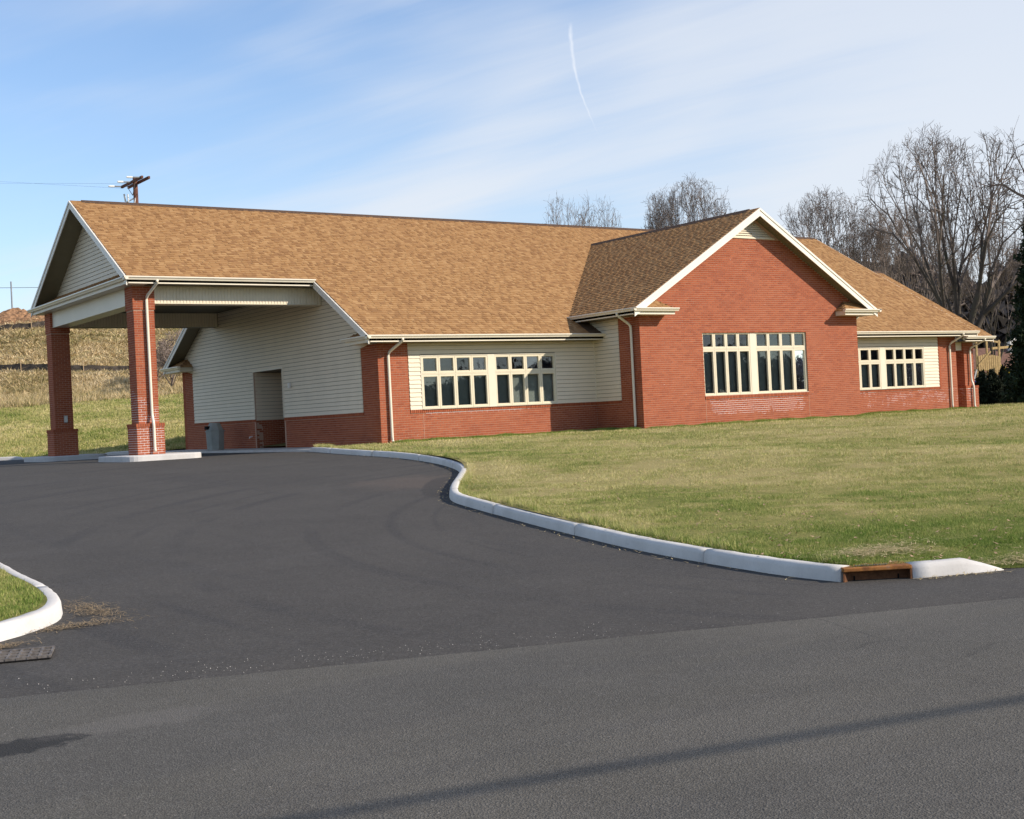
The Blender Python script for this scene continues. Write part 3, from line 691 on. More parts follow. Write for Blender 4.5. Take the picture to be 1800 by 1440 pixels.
shade_sheathing(P_FRONT, wr, [rect(W3[1]+.02, 25.53, SILL, 2.96), rect(G2, W3[0]-.02, SILL, 2.96), rect(W3[0]-.02, W3[1]+.02, W3[3]+.01, 2.96)])
shade_sheathing(P_CSIDE, wcs, [rect(-1.29, .4, SILL, 3.57)])
shade_sheathing(P_LEFT, wl_, [rect(1.02, 6.57, SILL, 2.63), rect(8.94, W-1.11, SILL, 2.63), [(1.02, 2.63), (W-1.11, 2.63), (W-1.11, 3.25), (YR+4.6, 4.95), (YR-4.6, 4.95), (1.02, 3.25)]])
shade_sheathing(P_REC, wrec, [rect(.02, 2.2, SILL-.02, 2.6)])
siding(P_FRONT, wf, SILL, 2.965, fiv(1.02, G1-.02, W1))
siding(P_FRONT, wr, SILL, 2.965, fiv(G2, 25.53, W3))
mb = MB(); mb.box(25.535, 25.635, -.03, -.002, SILL, 2.965); mb.build('corner_trim', 'brick', wr)
siding(P_CSIDE, wcs, SILL, 3.575, lambda a, b: [(-1.295, -.02 if b < 3.0 else .45)])
mb = MB(); mb.box(G1-.03, G1-.002, -.03, -.002, SILL, 2.965); mb.build('corner_trim', 'trim', wcs)
def liv(z0, z1):
    def ed(z):
        if z <= 3.0: return 1.02, W-1.11
        y = YR-(ZR-.18-z)/MS; return max(y, .3), 2*YR-max(y, .3)
    (a0, b0), (a1, b1) = ed(z0), ed(z1)
    if z0 < 2.60:
        return [(a0, 6.56), (8.95, b0)]
    return [(a0, b0, ((a0, b0), (a1, b1)))]
siding(P_LEFT, wl_, SILL, 4.96, liv)
siding(P_REC, wrec, SILL-.03, 2.60, lambda a, b: [(0.02, 2.2)])
for y in (6.555, 8.925):
    mb = MB(); mb.box(-.035, .012, y, y+.03, SILL+.003, 2.66); mb.build('corner_trim', 'trim', wl_)
mb = MB(); mb.box(-.035, .0, 6.5855, 8.9245, 2.605, 2.66); mb.build('corner_trim', 'trim', wl_)

# ---- windows
def window(pl, w, trans_h, mull, parent, rec):
    """two units of four lights, transom row above"""
    u0, u1, z0, z1 = w
    root = empty('window', (0, 0, 0), parent=B)
    zt = z1-trans_h; n0 = -rec
    units = [(u0, mull[0]), (mull[1], u1)]
    mb = MB(); slab(mb, pl, rect(mull[0], mull[1], z0+.012, z1), n0-.08, n0+.025); mb.build('mullion', 'mullion', root)
    mb = MB(); slab(mb, pl, rect(u0, u1, z0-.004, z0+.012), n0-.05, max(n0+.05, .0)); mb.build('sill', 'mullion', root)
    for (a, b) in units:
        wd = (b-a)/4
        for k in range(4):
            ua, ub = a+k*wd, a+(k+1)*wd
            for row, (za, zb) in enumerate(((z0+.014, zt-.014), (zt+.014, z1-.006))):
                g = .004; fw = .062
                mb = MB(); o_ = (ua+g, ub-g, za+g, zb-g); i_ = (ua+fw, ub-fw, za+fw, zb-fw); j_ = (ua+fw+.012, ub-fw-.012, za+fw+.012, zb-fw-.012)
                for (A, D, d0, d1) in ((o_, i_, n0-.06, n0+.018), (i_, j_, n0-.06, n0-.004)):
                    slab(mb, pl, rect(A[0], D[0], A[2], A[3]), d0, d1); slab(mb, pl, rect(D[1], A[1], A[2], A[3]), d0, d1)
                    slab(mb, pl, rect(D[0], D[1], A[2], D[2]), d0, d1); slab(mb, pl, rect(D[0], D[1], D[3], A[3]), d0, d1)
                s_ = mb.build('sash', 'frame', root)
                mb = MB(); q = [pl.p(j_[0]-.005, j_[2]-.005, n0-.03), pl.p(j_[1]+.005, j_[2]-.005, n0-.03), pl.p(j_[1]+.005, j_[3]+.005, n0-.03), pl.p(j_[0]-.005, j_[3]+.005, n0-.03)]
                mb.add(q, [(0, 1, 2, 3)]); mb.build('pane', 'glass', root)
                if row == 0:
                    mb = MB(); slab(mb, pl, rect(ua+.03, ub-.03, za+.03, zb-.01), n0-.135, n0-.13); mb.build('blind', 'blind', root)
        mb = MB(); slab(mb, pl, rect(a+.001, b-.001, zt-.0145, zt+.0145), n0-.06, n0+.022); mb.build('transom_bar', 'frame', root)
    # dark room behind
    mb = MB(); slab(mb, pl, rect(u0-.25, u1+.25, z0-.25, z1+.1), -1.9, -1.88); mb.build('interior_wall', 'interior', root)
    return root
window(P_FRONT, W1, .545, (3.825, 4.085), wf, -.005)
window(P_CROSS, W2, .56, (12.825, 13.087), wc_, .07)
window(P_FRONT, W3, .545, (22.0, 22.29), wr, -.005)
for (pl, w) in ((P_FRONT, W1), (P_FRONT, W3)):
    mb = MB(); slab(mb, pl, rect(w[0]-.03, w[0]-.002, w[2], w[3]+.03), -.03, .03); slab(mb, pl, rect(w[1]+.002, w[1]+.03, w[2], w[3]+.03), -.03, .03); slab(mb, pl, rect(w[0]-.0015, w[1]+.0015, w[3]+.001, w[3]+.03), -.03, .03)
    mb.build('window_casing', 'trim', B)
mb = MB(); slab(mb, P_CROSS, rect(W2[0], W2[1], W2[3]-.006, W2[3]), -.16, -.02); mb.build('window_head', 'trim', B)

# ---- louvred gable vent
vent = empty('gable_vent', (0, 0, 0), parent=B)
z = 6.19; k = 0
vz = ZG-.30
mb = MB(); slab(mb, P_CROSS, [(GM-(vz-6.17)/MG, 6.17), (GM+(vz-6.17)/MG, 6.17), (GM, vz)], -.05, -.004); mb.build('backing', 'deck', vent)
mb = MB(); slab(mb, P_CROSS, rect(GM-(vz-6.17)/MG, GM+(vz-6.17)/MG, 6.155, 6.19), -.004, .035); mb.build('bottom_rail', 'siding', vent)
while z < vz-.1:
    hw = (vz-z-.02)/MG; hw2 = (vz-z-.07)/MG
    mb = MB(); mb.add([P_CROSS.p(GM-hw, z, .035), P_CROSS.p(GM+hw, z, .035), P_CROSS.p(GM+hw2, z+.055, 0), P_CROSS.p(GM-hw2, z+.055, 0), P_CROSS.p(GM-hw, z-.012, .033), P_CROSS.p(GM+hw, z-.012, .033)], [(0,1,2,3), (4,5,1,0)])
    mb.build('louver', 'siding', vent); z += .075

# ---- roofs
def zmain(y): return ZR-MS*abs(y-YR)
def roof(name, poly_xy, zf, th=.045, soff=.10):
    top = [Vector((x, y, zf(x, y)-.012)) for x, y in poly_xy]
    mb = MB(); mb.prism(top, (0, 0, -th)); d = mb.build(name, 'deck', B)
    low = [v-Vector((0, 0, th+.002)) for v in top]
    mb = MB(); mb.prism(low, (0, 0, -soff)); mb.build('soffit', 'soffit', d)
    return d
fm = lambda x, y: zmain(y)
rd = roof('roof', [(XP, YC), (XR0, YC), (XR0, YE), (XR1, YE), (XR1, YR), (XP, YR)], fm)
rdb = roof('roof', [(XP, YR+.001), (XR1, YR+.001), (XR1, 2*YR-YE), (XR0, 2*YR-YE), (XR0, 2*YR-YC), (XP, 2*YR-YC)], fm)
yint = lambda x: YR-(ZR-(ZG-MG*abs(x-GM)))/MS
fx = lambda x, y: ZG-MG*abs(x-GM)
rcl = roof('roof', [(GM-WG, GF), (GM, GF), (GM, yint(GM)), (GM-WG, yint(GM-WG))], fx)
rcr = roof('roof', [(GM+.001, GF), (GM+WG, GF), (GM+WG, yint(GM+WG)), (GM+.001, yint(GM))], fx)
PX0, PX1, PYE, PYR = 26.5, 28.42, -.54, 5.1
PZE = 2.94; PZR = PZE+MS*(PYR-PYE); fp = lambda x, y: PZR-MS*abs(y-PYR)
rp = roof('porch_roof', [(PX0, PYE), (PX1, PYE), (PX1, PYR), (PX0, PYR)], fp)
roof('porch_roof', [(PX0, PYR+.001), (PX1, PYR+.001), (PX1, 2*PYR-PYE), (PX0, 2*PYR-PYE)], fp)
SH = []; EXPO = .143
def shingles(roofobj, origin, u, up, length, iv):
    """origin: eave line start; u: along eave; up: unit vector up the slope"""
    origin = Vector(origin); u = Vector(u); up = Vector(up); nrm = u.cross(up).normalized()
    if nrm.z < 0: nrm = -nrm
    j = 0; v = -.03
    while v < length-.04:
        v1 = min(v+EXPO, length)
        for (a, b) in iv(max(0, (v+v1)/2)):
            x = a-random.uniform(0, .15); prev = 0
            while x < b-.01:
                w = random.choice((.09, .11, .13, .15, .17, .19))*random.uniform(.9, 1.1); xa, xb = max(x, a), min(x+w, b); x += w
                if b-x < .05: xb = b; x = b
                if xb-xa < .015: continue
                th = .006 if prev else random.choice((.007, .016, .018)); prev = th > .01
                SH.append((roofobj, origin, u, up, nrm, xa, xb, v, v1, th, th > .01))
        j += 1; v += EXPO
cm, sm = 1/math.hypot(1, MS), MS/math.hypot(1, MS); cg, sg = 1/math.hypot(1, MG), MG/math.hypot(1, MG)
def miv(v):
    y = YE+v*cm; a = XR0 if y < YC-.05 else XP
    z = zmain(y); hw = min(WG, (ZG-z)/MG)
    if hw > 0: return [(a, GM-hw+.02), (GM+hw-.02, XR1)]
    return [(a, XR1)]
shingles(rd, (0, YE, ZE), (1,0,0), (0, cm, sm), WM/cm, miv)
def civ2(v):
    x = WG-v*cg; return [(GF-.015, yint(GM-x))]
shingles(rcl, (GM-WG, 0, ZGE), (0,1,0), (cg, 0, sg), WG/cg, civ2)
shingles(rcr, (GM+WG, 0, ZGE), (0,1,0), (-cg, 0, sg), WG/cg, civ2)
shingles(rp, (0, PYE, PZE), (1,0,0), (0, cm, sm), (PYR-PYE)/cm, lambda v: [(XR1+.03, PX1+.02)])

# ---- trim: fascia, gutter, rakes
GP = [(0, .004), (.118, .004), (.125, -.004), (.125, -.030), (.108, -.045), (.092, -.062), (.078, -.098), (0, -.098)]
def gutter(a, b, out, parent=None, caps=True, name='gutter'):
    a = Vector(a); b = Vector(b); out = Vector(out); n = len(GP); mb = MB()
    for e in (a, b):
        for (d, h) in GP: mb.v.append(tuple(e+out*d+Vector((0, 0, h))))
    mb.f = [tuple(range(n)), tuple(range(n, 2*n))[::-1]]+[(j, (j+1) % n, n+(j+1) % n, n+j) for j in range(n)]; mb.r = [0]*len(mb.f)
    g = mb.build(name, 'gutter', parent or B)
    return g
def fascia(a, b, out, h=SOF, t=.035):
    a = Vector(a); b = Vector(b); out = Vector(out)
    mb = MB(); mb.prism([a+Vector((0,0,-.02)), b+Vector((0,0,-.02)), b+Vector((0,0,-h)), a+Vector((0,0,-h))], tuple(-out*t)); return mb.build('fascia', 'trim', B)
def hsoffit(x0, x1, y0, y1, z): mb = MB(); mb.box(x0, x1, y0, y1, z, z+.015); return mb.build('soffit', 'soffit', B)
o_ = (0, -1, 0)
gutter((XP-.125, YC, ZC), (XR0+.02, YC, ZC), o_); fascia((XP, YC, ZC), (0, YC, ZC), o_)
gutter((XR0-.125, YE, ZE), (G1+.05, YE, ZE), o_); fascia((XR0, YE, ZE), (G1, YE, ZE), o_)
gutter((G2, YE, ZE), (XR1+.03, YE, ZE), o_); fascia((G2, YE, ZE), (XR1-.05, YE, ZE), o_)
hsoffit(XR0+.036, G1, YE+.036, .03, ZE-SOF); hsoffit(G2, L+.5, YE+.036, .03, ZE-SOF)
gutter((GM-WG, GF-.125, ZGE), (GM-WG, .50, ZGE), (-1,0,0)); fascia((GM-WG, GF, ZGE), (GM-WG, .35, ZGE), (-1,0,0))
gutter((GM+WG, GF-.125, ZGE), (GM+WG, .50, ZGE), (1,0,0)); fascia((GM+WG, GF, ZGE), (GM+WG, .35, ZGE), (1,0,0))
hsoffit(GM-WG+.036, G1-.002, GF+.3, .5, ZGE-SOF); hsoffit(G2+.002, GM+WG-.036, GF+.3, .5, ZGE-SOF)
gutter((26.62, PYE, PZE), (PX1+.05, PYE, PZE), o_); fascia((26.62, PYE, PZE), (PX1-.02, PYE, PZE), o_)
hsoffit(L+.02, PX1-.05, PYE+.036, 10.6, PZE-SOF)
mb = MB(); mb.box(L, 27.33, .2, .6, 2.42, 2.743); mb.build('porch_beam', 'trim', B)
def rake(a, b, out, parent, h=.25):
    a = Vector(a); b = Vector(b); out = Vector(out)
    mb = MB(); mb.prism([a+Vector((0,0,-.05)), b+Vector((0,0,-.05)), b+Vector((0,0,-h)), a+Vector((0,0,-h))], tuple(out*.028)); f = mb.build('rake_board', 'rake_trim', parent)
    mb = MB(); mb.prism([a+Vector((0,0,-.008)), b+Vector((0,0,-.008)), b+Vector((0,0,-.085)), a+Vector((0,0,-.085))], tuple(out*.05)); mb.build('rake_moulding', 'rake_trim', f)
rake((XP, YC, ZC), (XP, YR, ZR), (-1,0,0), rd); rake((XP, 2*YR-YC, ZC), (XP, YR, ZR), (-1,0,0), rdb)
rake((XR0, YE, ZE), (XR0, YC+.02, ZC), (-1,0,0), rd); rake((XR0, 2*YR-YE, ZE), (XR0, 2*YR-YC, ZC), (-1,0,0), rdb)
rake((GM-WG, GF, ZGE), (GM, GF, ZG), (0,-1,0), rcl, .27); rake((GM+WG, GF, ZGE), (GM, GF, ZG), (0,-1,0), rcr, .27)
rake((XR1, YE, ZE), (XR1, YR, ZR), (1,0,0), rd); rake((PX1, PYE, PZE), (PX1, PYR, PZR), (1,0,0), rp)
# main rake on the gable side under the canopy line is closed by the canopy ceiling
def ridge(a, b):
    a = Vector(a); b = Vector(b); d = (b-a).normalized(); s_ = d.cross(Vector((0,0,1)))*.17
    mb = MB(); mb.prism([a+s_-Vector((0,0,.085)), a+Vector((0,0,.032)), a-s_-Vector((0,0,.085)), a-Vector((0,0,.03))], tuple(b-a)); return mb.build('ridge_cap', 'ridge', B)
ridge((XP+.35, YR, ZR), (XR1, YR, ZR)); ridge((GM, GF+.45, ZG), (GM, yint(GM)+.1, ZG)); ridge((XR1, PYR, PZR), (PX1, PYR, PZR))
# pent roofs: returns at the gable corners and the full-width one on the canopy gable
def pent(wallpt, udir, ndir, length, depth, zt, hip=True, rise=.30):
    """wallpt: point on wall plane at the eave corner; udir runs towards the gable middle"""
    w = Vector(wallpt); u = Vector(udir); n = Vector(ndir); z = Vector((0,0,1))
    root = empty('gable_return', (0,0,0), parent=B)
    pt = lambda a, d, h: w+u*a+n*d+z*h
    mb = MB(); mb.prism([pt(.036, .002, zt-SOF), pt(length-.03, .002, zt-SOF), pt(length-.03, depth-.036, zt-SOF), pt(.036, depth-.036, zt-SOF)], (0,0,.18)); mb.build('return_box', 'trim', root)
    mb = MB(); mb.prism([pt(.0, depth, zt-.02), pt(length, depth, zt-.02), pt(length, depth, zt-SOF-.004), pt(.0, depth, zt-SOF-.004)], tuple(-n*.034)); mb.build('fascia', 'trim', root)
    gutter(pt(-.124, depth, zt-.001), pt(length+(.10 if hip else .124), depth, zt-.001), n, root)
    hi = length-(depth*.95 if hip else 0)
    mb = MB(); lo = rise/MS+.10; hi = hi if hip else length-lo; V = [pt(.02, depth, zt-.01), pt(length-.0, depth, zt-.01), pt(hi, 0, zt+rise), pt(lo, 0, zt+rise), pt(length, 0, zt-.01), pt(.02, 0, zt-.01)]
    mb.add(V, [(0,1,2,3), (1,4,2), (5,0,3), (4,5,3,2), (0,5,4,1)]); rf = mb.build('pent_roof', 'deck', root)
    up = pt(0, 0, zt+rise)-pt(0, depth, zt-.01); sl = up.length; up.normalize()
    shingles(rf, pt(0, depth, zt-.01), u, up, sl, lambda v: [(.03+lo*v/sl, length+(hi-length)*v/sl)])
    if hip:
        e = (V[2]-V[1]); e2 = V[4]-V[1]
        mid = (V[1]+V[4])/2; upp = (V[2]-V[4]); s2 = upp.length; upp.normalize()
        shingles(rf, V[1], -n, upp, s2, lambda v: [(depth*v/s2, depth)])
    return root
pent((GM-WG, GY, 0), (1,0,0), (0,-1,0), 1.66, GY-GF, ZGE); pent((GM+WG, GY, 0), (-1,0,0), (0,-1,0), 1.66, GY-GF, ZGE)
pent((0, YE, 0), (0,1,0), (-1,0,0), 1.5, -XR0, ZE); pent((0, 2*YR-YE, 0), (0,-1,0), (-1,0,0), 1.7, -XR0, ZE)
PXW = -5.70
pent((PXW, YC, 0), (0,1,0), (-1,0,0), 2*WC, PXW-XP, ZC, hip=False, rise=.36)
# canopy pediment, ceiling and beams
P_PED = Plane((PXW, 0, 0), (0,1,0), (-1,0,0))
pb = ZC+.36; ped = MB(); hwp = lambda z: (ZR-.16-z)/MS
slab(ped, P_PED, [(YR-hwp(pb), pb-.3), (YR+hwp(pb), pb-.3), (YR+hwp(pb), pb), (YR, ZR-.16), (YR-hwp(pb), pb)], -.1, -.008); pedo = ped.build('pediment', 'siding', B)
shade_sheathing(P_PED, pedo, [[(YR-hwp(pb)+.1, pb), (YR+hwp(pb)-.1, pb), (YR, ZR-.25)]])
siding(P_PED, pedo, pb, ZR-.22, lambda a, b: [(YR-hwp(a), YR+hwp(a), ((YR-hwp(a), YR+hwp(a)), (YR-max(hwp(b), .01), YR+max(hwp(b), .01))))])
ZS = ZC-SOF
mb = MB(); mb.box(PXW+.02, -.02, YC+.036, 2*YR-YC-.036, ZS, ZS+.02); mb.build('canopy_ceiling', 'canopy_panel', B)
bz = 4.435
y0c, y1c = 3.344, 11.815
cb = MB(); cb.box(-5.424, -.02, y0c+.06, y0c+.55, bz, ZS-.001); cbo = cb.build('canopy_beam', 'trim', B)
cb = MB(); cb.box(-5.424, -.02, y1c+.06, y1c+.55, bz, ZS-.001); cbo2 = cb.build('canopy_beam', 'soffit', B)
cb = MB(); cb.box(-5.975, -5.485, y0c+.611, y1c-.001, bz, ZS-.001); cb.build('canopy_beam', 'trim', B)
cb = MB(); cb.box(-5.99, -5.47, y0c+.612, y1c-.002, bz-.02, bz-.001); cb.build('beam_trim', 'frame', B)
cb = MB(); cb.box(-5.42, -.02, y0c+.03, y0c+.56, bz-.02, bz-.001); cb.build('beam_trim', 'frame', B)
sm_ = MB(); sm_.add([(-.048, 0, 0), (-.03, -.012, 0), (.03, -.012, 0), (.048, 0, 0), (-.048, 0, ZS-bz-.004), (-.03, -.012, ZS-bz-.004), (.03, -.012, ZS-bz-.004), (.048, 0, ZS-bz-.004)], [(0,1,5,4), (1,2,6,5), (2,3,7,6), (4,5,6,7)])
sme = sm_.mesh('beam_slat'); sme.materials.append(MAT['siding'])
for k in range(54):
    for (par, yy) in ((cbo, y0c+.058),) if True else ():
        o = bpy.data.objects.new('beam_slat', sme); COL.objects.link(o); o.parent = par; o.location = (-5.37+k*.0997, yy, bz+.002)
    o = bpy.data.objects.new('beam_slat', sme); COL.objects.link(o); o.parent = cbo2; o.location = (-5.37+k*.0997, y1c+.058, bz+.002)
for (x, y) in ((-3.7, 5.6), (-2.3, 4.6)):
    mb = MB(); mb.tube([(x, y, ZS-.02), (x, y, ZS+.005)], .09, 16); mb.build('recessed_light', 'white_plastic', B)

# ---- downspouts
def downspout(path, r=.042):
    mb = MB(); P = [Vector(q) for q in path]
    Q = [P[0]]
    for i in range(1, len(P)-1):      # soften elbows
        a = P[i]+(P[i-1]-P[i]).normalized()*min(.09, (P[i-1]-P[i]).length*.45); b = P[i]+(P[i+1]-P[i]).normalized()*min(.09, (P[i+1]-P[i]).length*.45); Q += [a, (a+b+P[i]*2)/4, b]
    Q.append(P[-1]); mb.tube(Q, r, 10); return mb.build('downspout', 'gutter', B, smooth=True)
downspout([(-5.5, YC-.06, ZC-.09), (-5.5, YC-.06, ZC-.17), (-5.66, y0c-.075, ZC-.53), (-5.66, y0c-.075, 1.2), (-5.66, y0c-.18, .93), (-5.66, y0c-.18, .22), (-5.66, y0c-.21, .14)])
downspout([(.53, YE-.06, ZE-.09), (.53, YE-.06, ZE-.16), (.32, -.075, ZE-.48), (.32, -.075, .12), (.32, -.12, .06)])
downspout([(GM-WG-.06, -2.02, ZGE-.09), (GM-WG-.06, -2.02, ZGE-.16), (G1-.075, -2.0, ZGE-.48), (G1-.075, -2.0, .12), (G1-.13, -2.0, .06)])
downspout([(GM+WG+.06, -1.9, ZGE-.09), (GM+WG+.06, -1.9, ZGE-.16), (G2+.075, -1.9, ZGE-.48), (G2+.075, -1.9, .06)])
downspout([(26.42, YE-.06, ZE-.09), (26.42, YE-.06, ZE-.16), (26.2, -.075, ZE-.48), (26.2, -.075, .12), (26.2, -.14, .06)])
downspout([(27.8, PYE-.06, PZE-.09), (27.8, PYE-.06, PZE-.15), (27.62, .02, PZE-.45), (27.62, .02, 1.2), (27.62, -.08, .93), (27.62, -.08, .12), (27.62, -.12, .06)])
# ---- small fittings
mb = MB(); mb.box(-.10, -.02, 5.92, 6.03, 1.93, 2.10); mb.build('wall_light', 'white_plastic', B, bevel=.015)
mb = MB(); mb.tube([(.9, 8.3, 2.60), (.9, 8.3, 2.5)], [.04, .04], 8); mb.tube([(.9, 8.3, 2.52), (.9, 8.3, 2.44)], [.05, .12], 12); mb.build('hanging_light', 'white_plastic', B)
mb = MB(); mb.tube([(-.0, 9.3, .38), (-.09, 9.3, .37), (-.12, 9.3, .32)], .022, 8); mb.build('spigot', 'white_plastic', B)
mb = MB(); mb.box(-5.75, -5.63, 11.74, 11.815, 1.18, 1.42); mb.build('outlet_box', 'steel', B, bevel=.01)
# expansion joints
for (pl, u, z0, z1, par) in ((P_FRONT, 1.46, 0, .86, wf), (P_CROSS, W2[0]+.01, 0, .86, wc_), (P_CROSS, W2[1]-.01, 0, .86, wc_)):
    mb = MB(); slab(mb, pl, rect(u-.006, u+.006, z0, z1), -.02, .003); mb.build('control_joint', 'mortar', par)

# ---- shingles to objects
sc = []
for i, (ro, o, u, up, nr, a, b, v0, v1, th, top) in enumerate(SH):
    c = o+u*((a+b)/2)+up*v0; d = (EYE-c); cs = max(0, d.normalized().dot(nr)); sc.append((b-a)*cs/d.length_squared if (c.y < YR and ro in (rd, rcl)) else 0)
single = set(sorted(range(len(SH)), key=lambda i: -sc[i])[:300])
def shg(mb, o, u, up, nr, a, b, v0, v1, th, r):
    q = [o+u*a+up*v0, o+u*b+up*v0, o+u*b+up*v1, o+u*a+up*v1]
    t0 = nr*(th+.004); t1 = nr*.002
    V = [q[0]+t0, q[1]+t0, q[2]+t1, q[3]+t1, q[0]-nr*.008, q[1]-nr*.008]
    mb.add(V, [(0,1,2,3), (4,5,1,0), (4,0,3), (1,5,2)], r)
bulk = MB()
def tone(top): return min(.999, max(.001, random.random()*.80+(.18 if top else .0)))
for i, (ro, o, u, up, nr, a, b, v0, v1, th, top) in enumerate(SH):
    if i in single:
        mb = MB(); c = o+u*((a+b)/2)+up*((v0+v1)/2); shg(mb, o-c, u, up, nr, a, b, v0, v1, th, 0.0)
        me = bpy.data.meshes.new('shingle'); me.from_pydata(mb.v, [], mb.f); me.materials.append(MAT['shingle'])
        ob = bpy.data.objects.new('shingle', me); COL.objects.link(ob); ob.parent = ro; ob.location = c
    else: shg(bulk, o, u, up, nr, a, b, v0, v1, th, tone(top))
link('shingle_field', bulk.mesh('shingle_field', fix=False), 'shingle', B, kind='stuff')
# ================================================================== around the building
# column islands
def island(x0, x1, y0, y1, label, ch=.45):
    pts = []
    for (cx, cy, a0) in ((x1-ch, y1-ch, 0), (x0+ch, y1-ch, 90), (x0+ch, y0+ch, 180), (x1-ch, y0+ch, 270)):
        for k in range(7): t = math.radians(a0+k*15); pts.append((cx+ch*math.cos(t), cy+ch*math.sin(t)))
    mb = MB(); mb.prism([(x, y, -.2) for x, y in pts], (0, 0, .26)); return mb.build('column_island', 'concrete', None, bevel=.03, label=label, category='island', group='concrete islands under the canopy columns')
island(-6.85, -4.55, 2.1, 5.0, 'rounded concrete island under the near canopy column with the downspout')
island(-6.85, -4.6, 10.6, 13.3, 'rounded concrete island under the far shaded canopy column')
mb = MB(); mb.box(-1.75, .0, 1.2, 15.5, -.2, -.03); mb.build('walkway', 'concrete_grey', None, kind='structure')
# trash receptacle
tr = empty('trash_bin', (-.95, 10.35, -.03), 'grey tapered litter bin with hooded top against the shaded wall', 'trash bin')
def frust(r0, r1, z0, z1, n=8): mb = MB(); mb.tube([(0,0,z0), (0,0,z1)], [r0, r1], n); return mb
frust(.31, .34, 0, .64).build('body', 'concrete_aged', tr, bevel=.01); frust(.365, .365, .64, .69).build('rim', 'concrete_aged', tr, bevel=.008)
hd = frust(.33, .19, .69, .96).build('hood', 'concrete_aged', tr, bevel=.01)
mb = MB(); mb.box(-.34, -.22, -.1, .1, .73, .85); mb.build('flap', 'pit_dark', hd)

# ================================================================== grass
def blades(name, xy, zf, h0, h1, w0, w1, lean, mat, parent=None, scale=None, **tags):
    n = len(xy); z = zf(xy[:, 0], xy[:, 1])-.008; base = np.column_stack([xy, z])
    a = RNG.uniform(0, 2*np.pi, n); h = RNG.uniform(h0, h1, n); w = RNG.uniform(w0, w1, n)
    if scale is not None: w = w*scale; h = h*(1+.25*(scale-1))
    h = h*(1+.55*np.sin(xy[:, 0]*2.9+2*np.sin(xy[:, 1]*1.7))*np.sin(xy[:, 1]*3.7+1.5*np.sin(xy[:, 0]*2.3)))
    side = np.column_stack([np.cos(a), np.sin(a), np.zeros(n)])*w[:, None]/2
    la = RNG.uniform(0, 2*np.pi, n); ll = np.abs(RNG.normal(0, lean, n))*h
    tip = np.column_stack([np.cos(la)*ll, np.sin(la)*ll, h])
    V = np.stack([base-side, base+side, base+tip], 1)
    me = tri_mesh(name, V, RNG.uniform(.001, 1, n)); return link(name, me, mat, parent, **tags)
def in_poly_np(xy, poly):
    x, y = xy[:, 0], xy[:, 1]; c = np.zeros(len(xy), bool); P = np.array([q[:2] for q in poly]); j = len(P)-1
    for i in range(len(P)):
        xi, yi = P[i]; xj, yj = P[j]
        with np.errstate(divide='ignore', invalid='ignore'):
            c ^= ((yi > y) != (yj > y)) & (x < (xj-xi)*(y-yi)/(yj-yi+1e-12)+xi)
        j = i
    return c
def polar(n, d0, d1, a0, a1, power=1.0):
    """sample ground points round the viewpoint, thinning out with distance"""
    u = RNG.uniform(0, 1, n); d = 1/(1/d0+(1/d1-1/d0)*u) if power == 1 else d0+(d1-d0)*u
    a = RNG.uniform(a0, a1, n); f = np.array([FWD.x, FWD.y]); r = np.array([RIGHT.x, RIGHT.y])
    return np.array([CAM.x, CAM.y])+(f[None]*np.cos(a)[:, None]+r[None]*np.sin(a)[:, None])*d[:, None], d
def outside_building(xy):
    x, y = xy[:, 0], xy[:, 1]
    return ~(((x > -.01) & (x < L+.02) & (y > -.01) & (y < W)) | ((x > G1-.02) & (x < G2+.02) & (y > GY-.01) & (y < 1)) | ((x > 27.2) & (x < 28.1) & (y > -.05) & (y < 1)))
xy, d = polar(900000, 10.5, 75, -.16, .52)
k = in_poly_np(xy, offset(CURB_R, .16)+lawn_poly[len(CURB_R):]) & outside_building(xy) & (dep(xy[:, 0], xy[:, 1]) < 72)
xy, d = xy[k], d[k]
# worn, thinner spots
nz = np.sin(xy[:, 0]*1.3+2*np.sin(xy[:, 1]*.7))+np.sin(xy[:, 1]*1.7+1.5*np.sin(xy[:, 0]*.9)); k = (nz > -1.55) | (RNG.uniform(0, 1, len(xy)) < .35)
xy, d = xy[k], d[k]
blades('lawn_grass', xy, lawn_z, .014, .040, .004, .008, .8, 'grass', None, np.clip(d/14, 1, 3.6), kind='stuff', label='mown yellow-green winter lawn in front of the building', category='grass')
# lusher strip along the walls
seg = [((.3, -.12), (G1, -.12)), ((G1, GY-.12), (G2, GY-.12)), ((G2, -.12), (L+.5, -.12)), ((G1-.12, 0), (G1-.12, GY))]
Q = []
for a, b in seg:
    n = int(math.dist(a, b)*2600); t = RNG.uniform(0, 1, n)[:, None]; nn = np.array([0, -1.]) if a[1] == b[1] else np.array([-1., 0])
    Q.append(np.array(a)+(np.array(b)-np.array(a))*t+nn*np.abs(RNG.normal(0, .28, n))[:, None])
Q = np.vstack(Q); Q = Q[outside_building(Q)]
blades('wall_foot_grass', Q, lawn_z, .03, .085, .010, .018, .5, 'grass_lush', None, None, kind='stuff', label='greener uncut grass along the foot of the brick walls', category='grass')
# left island
xy, d = polar(150000, 9.5, 24, -.48, -.30); k = in_poly_np(xy, offset(CURB_L, -.17)+left_poly[len(CURB_L):]); xy, d = xy[k], d[k]
blades('island_grass', xy, lambda x, y: asph(x, y)+.13, .03, .07, .004, .008, .55, 'grass', None, np.clip(d/11, 1, 3), kind='stuff', label='grass patch behind the white curb at the left edge', category='grass')
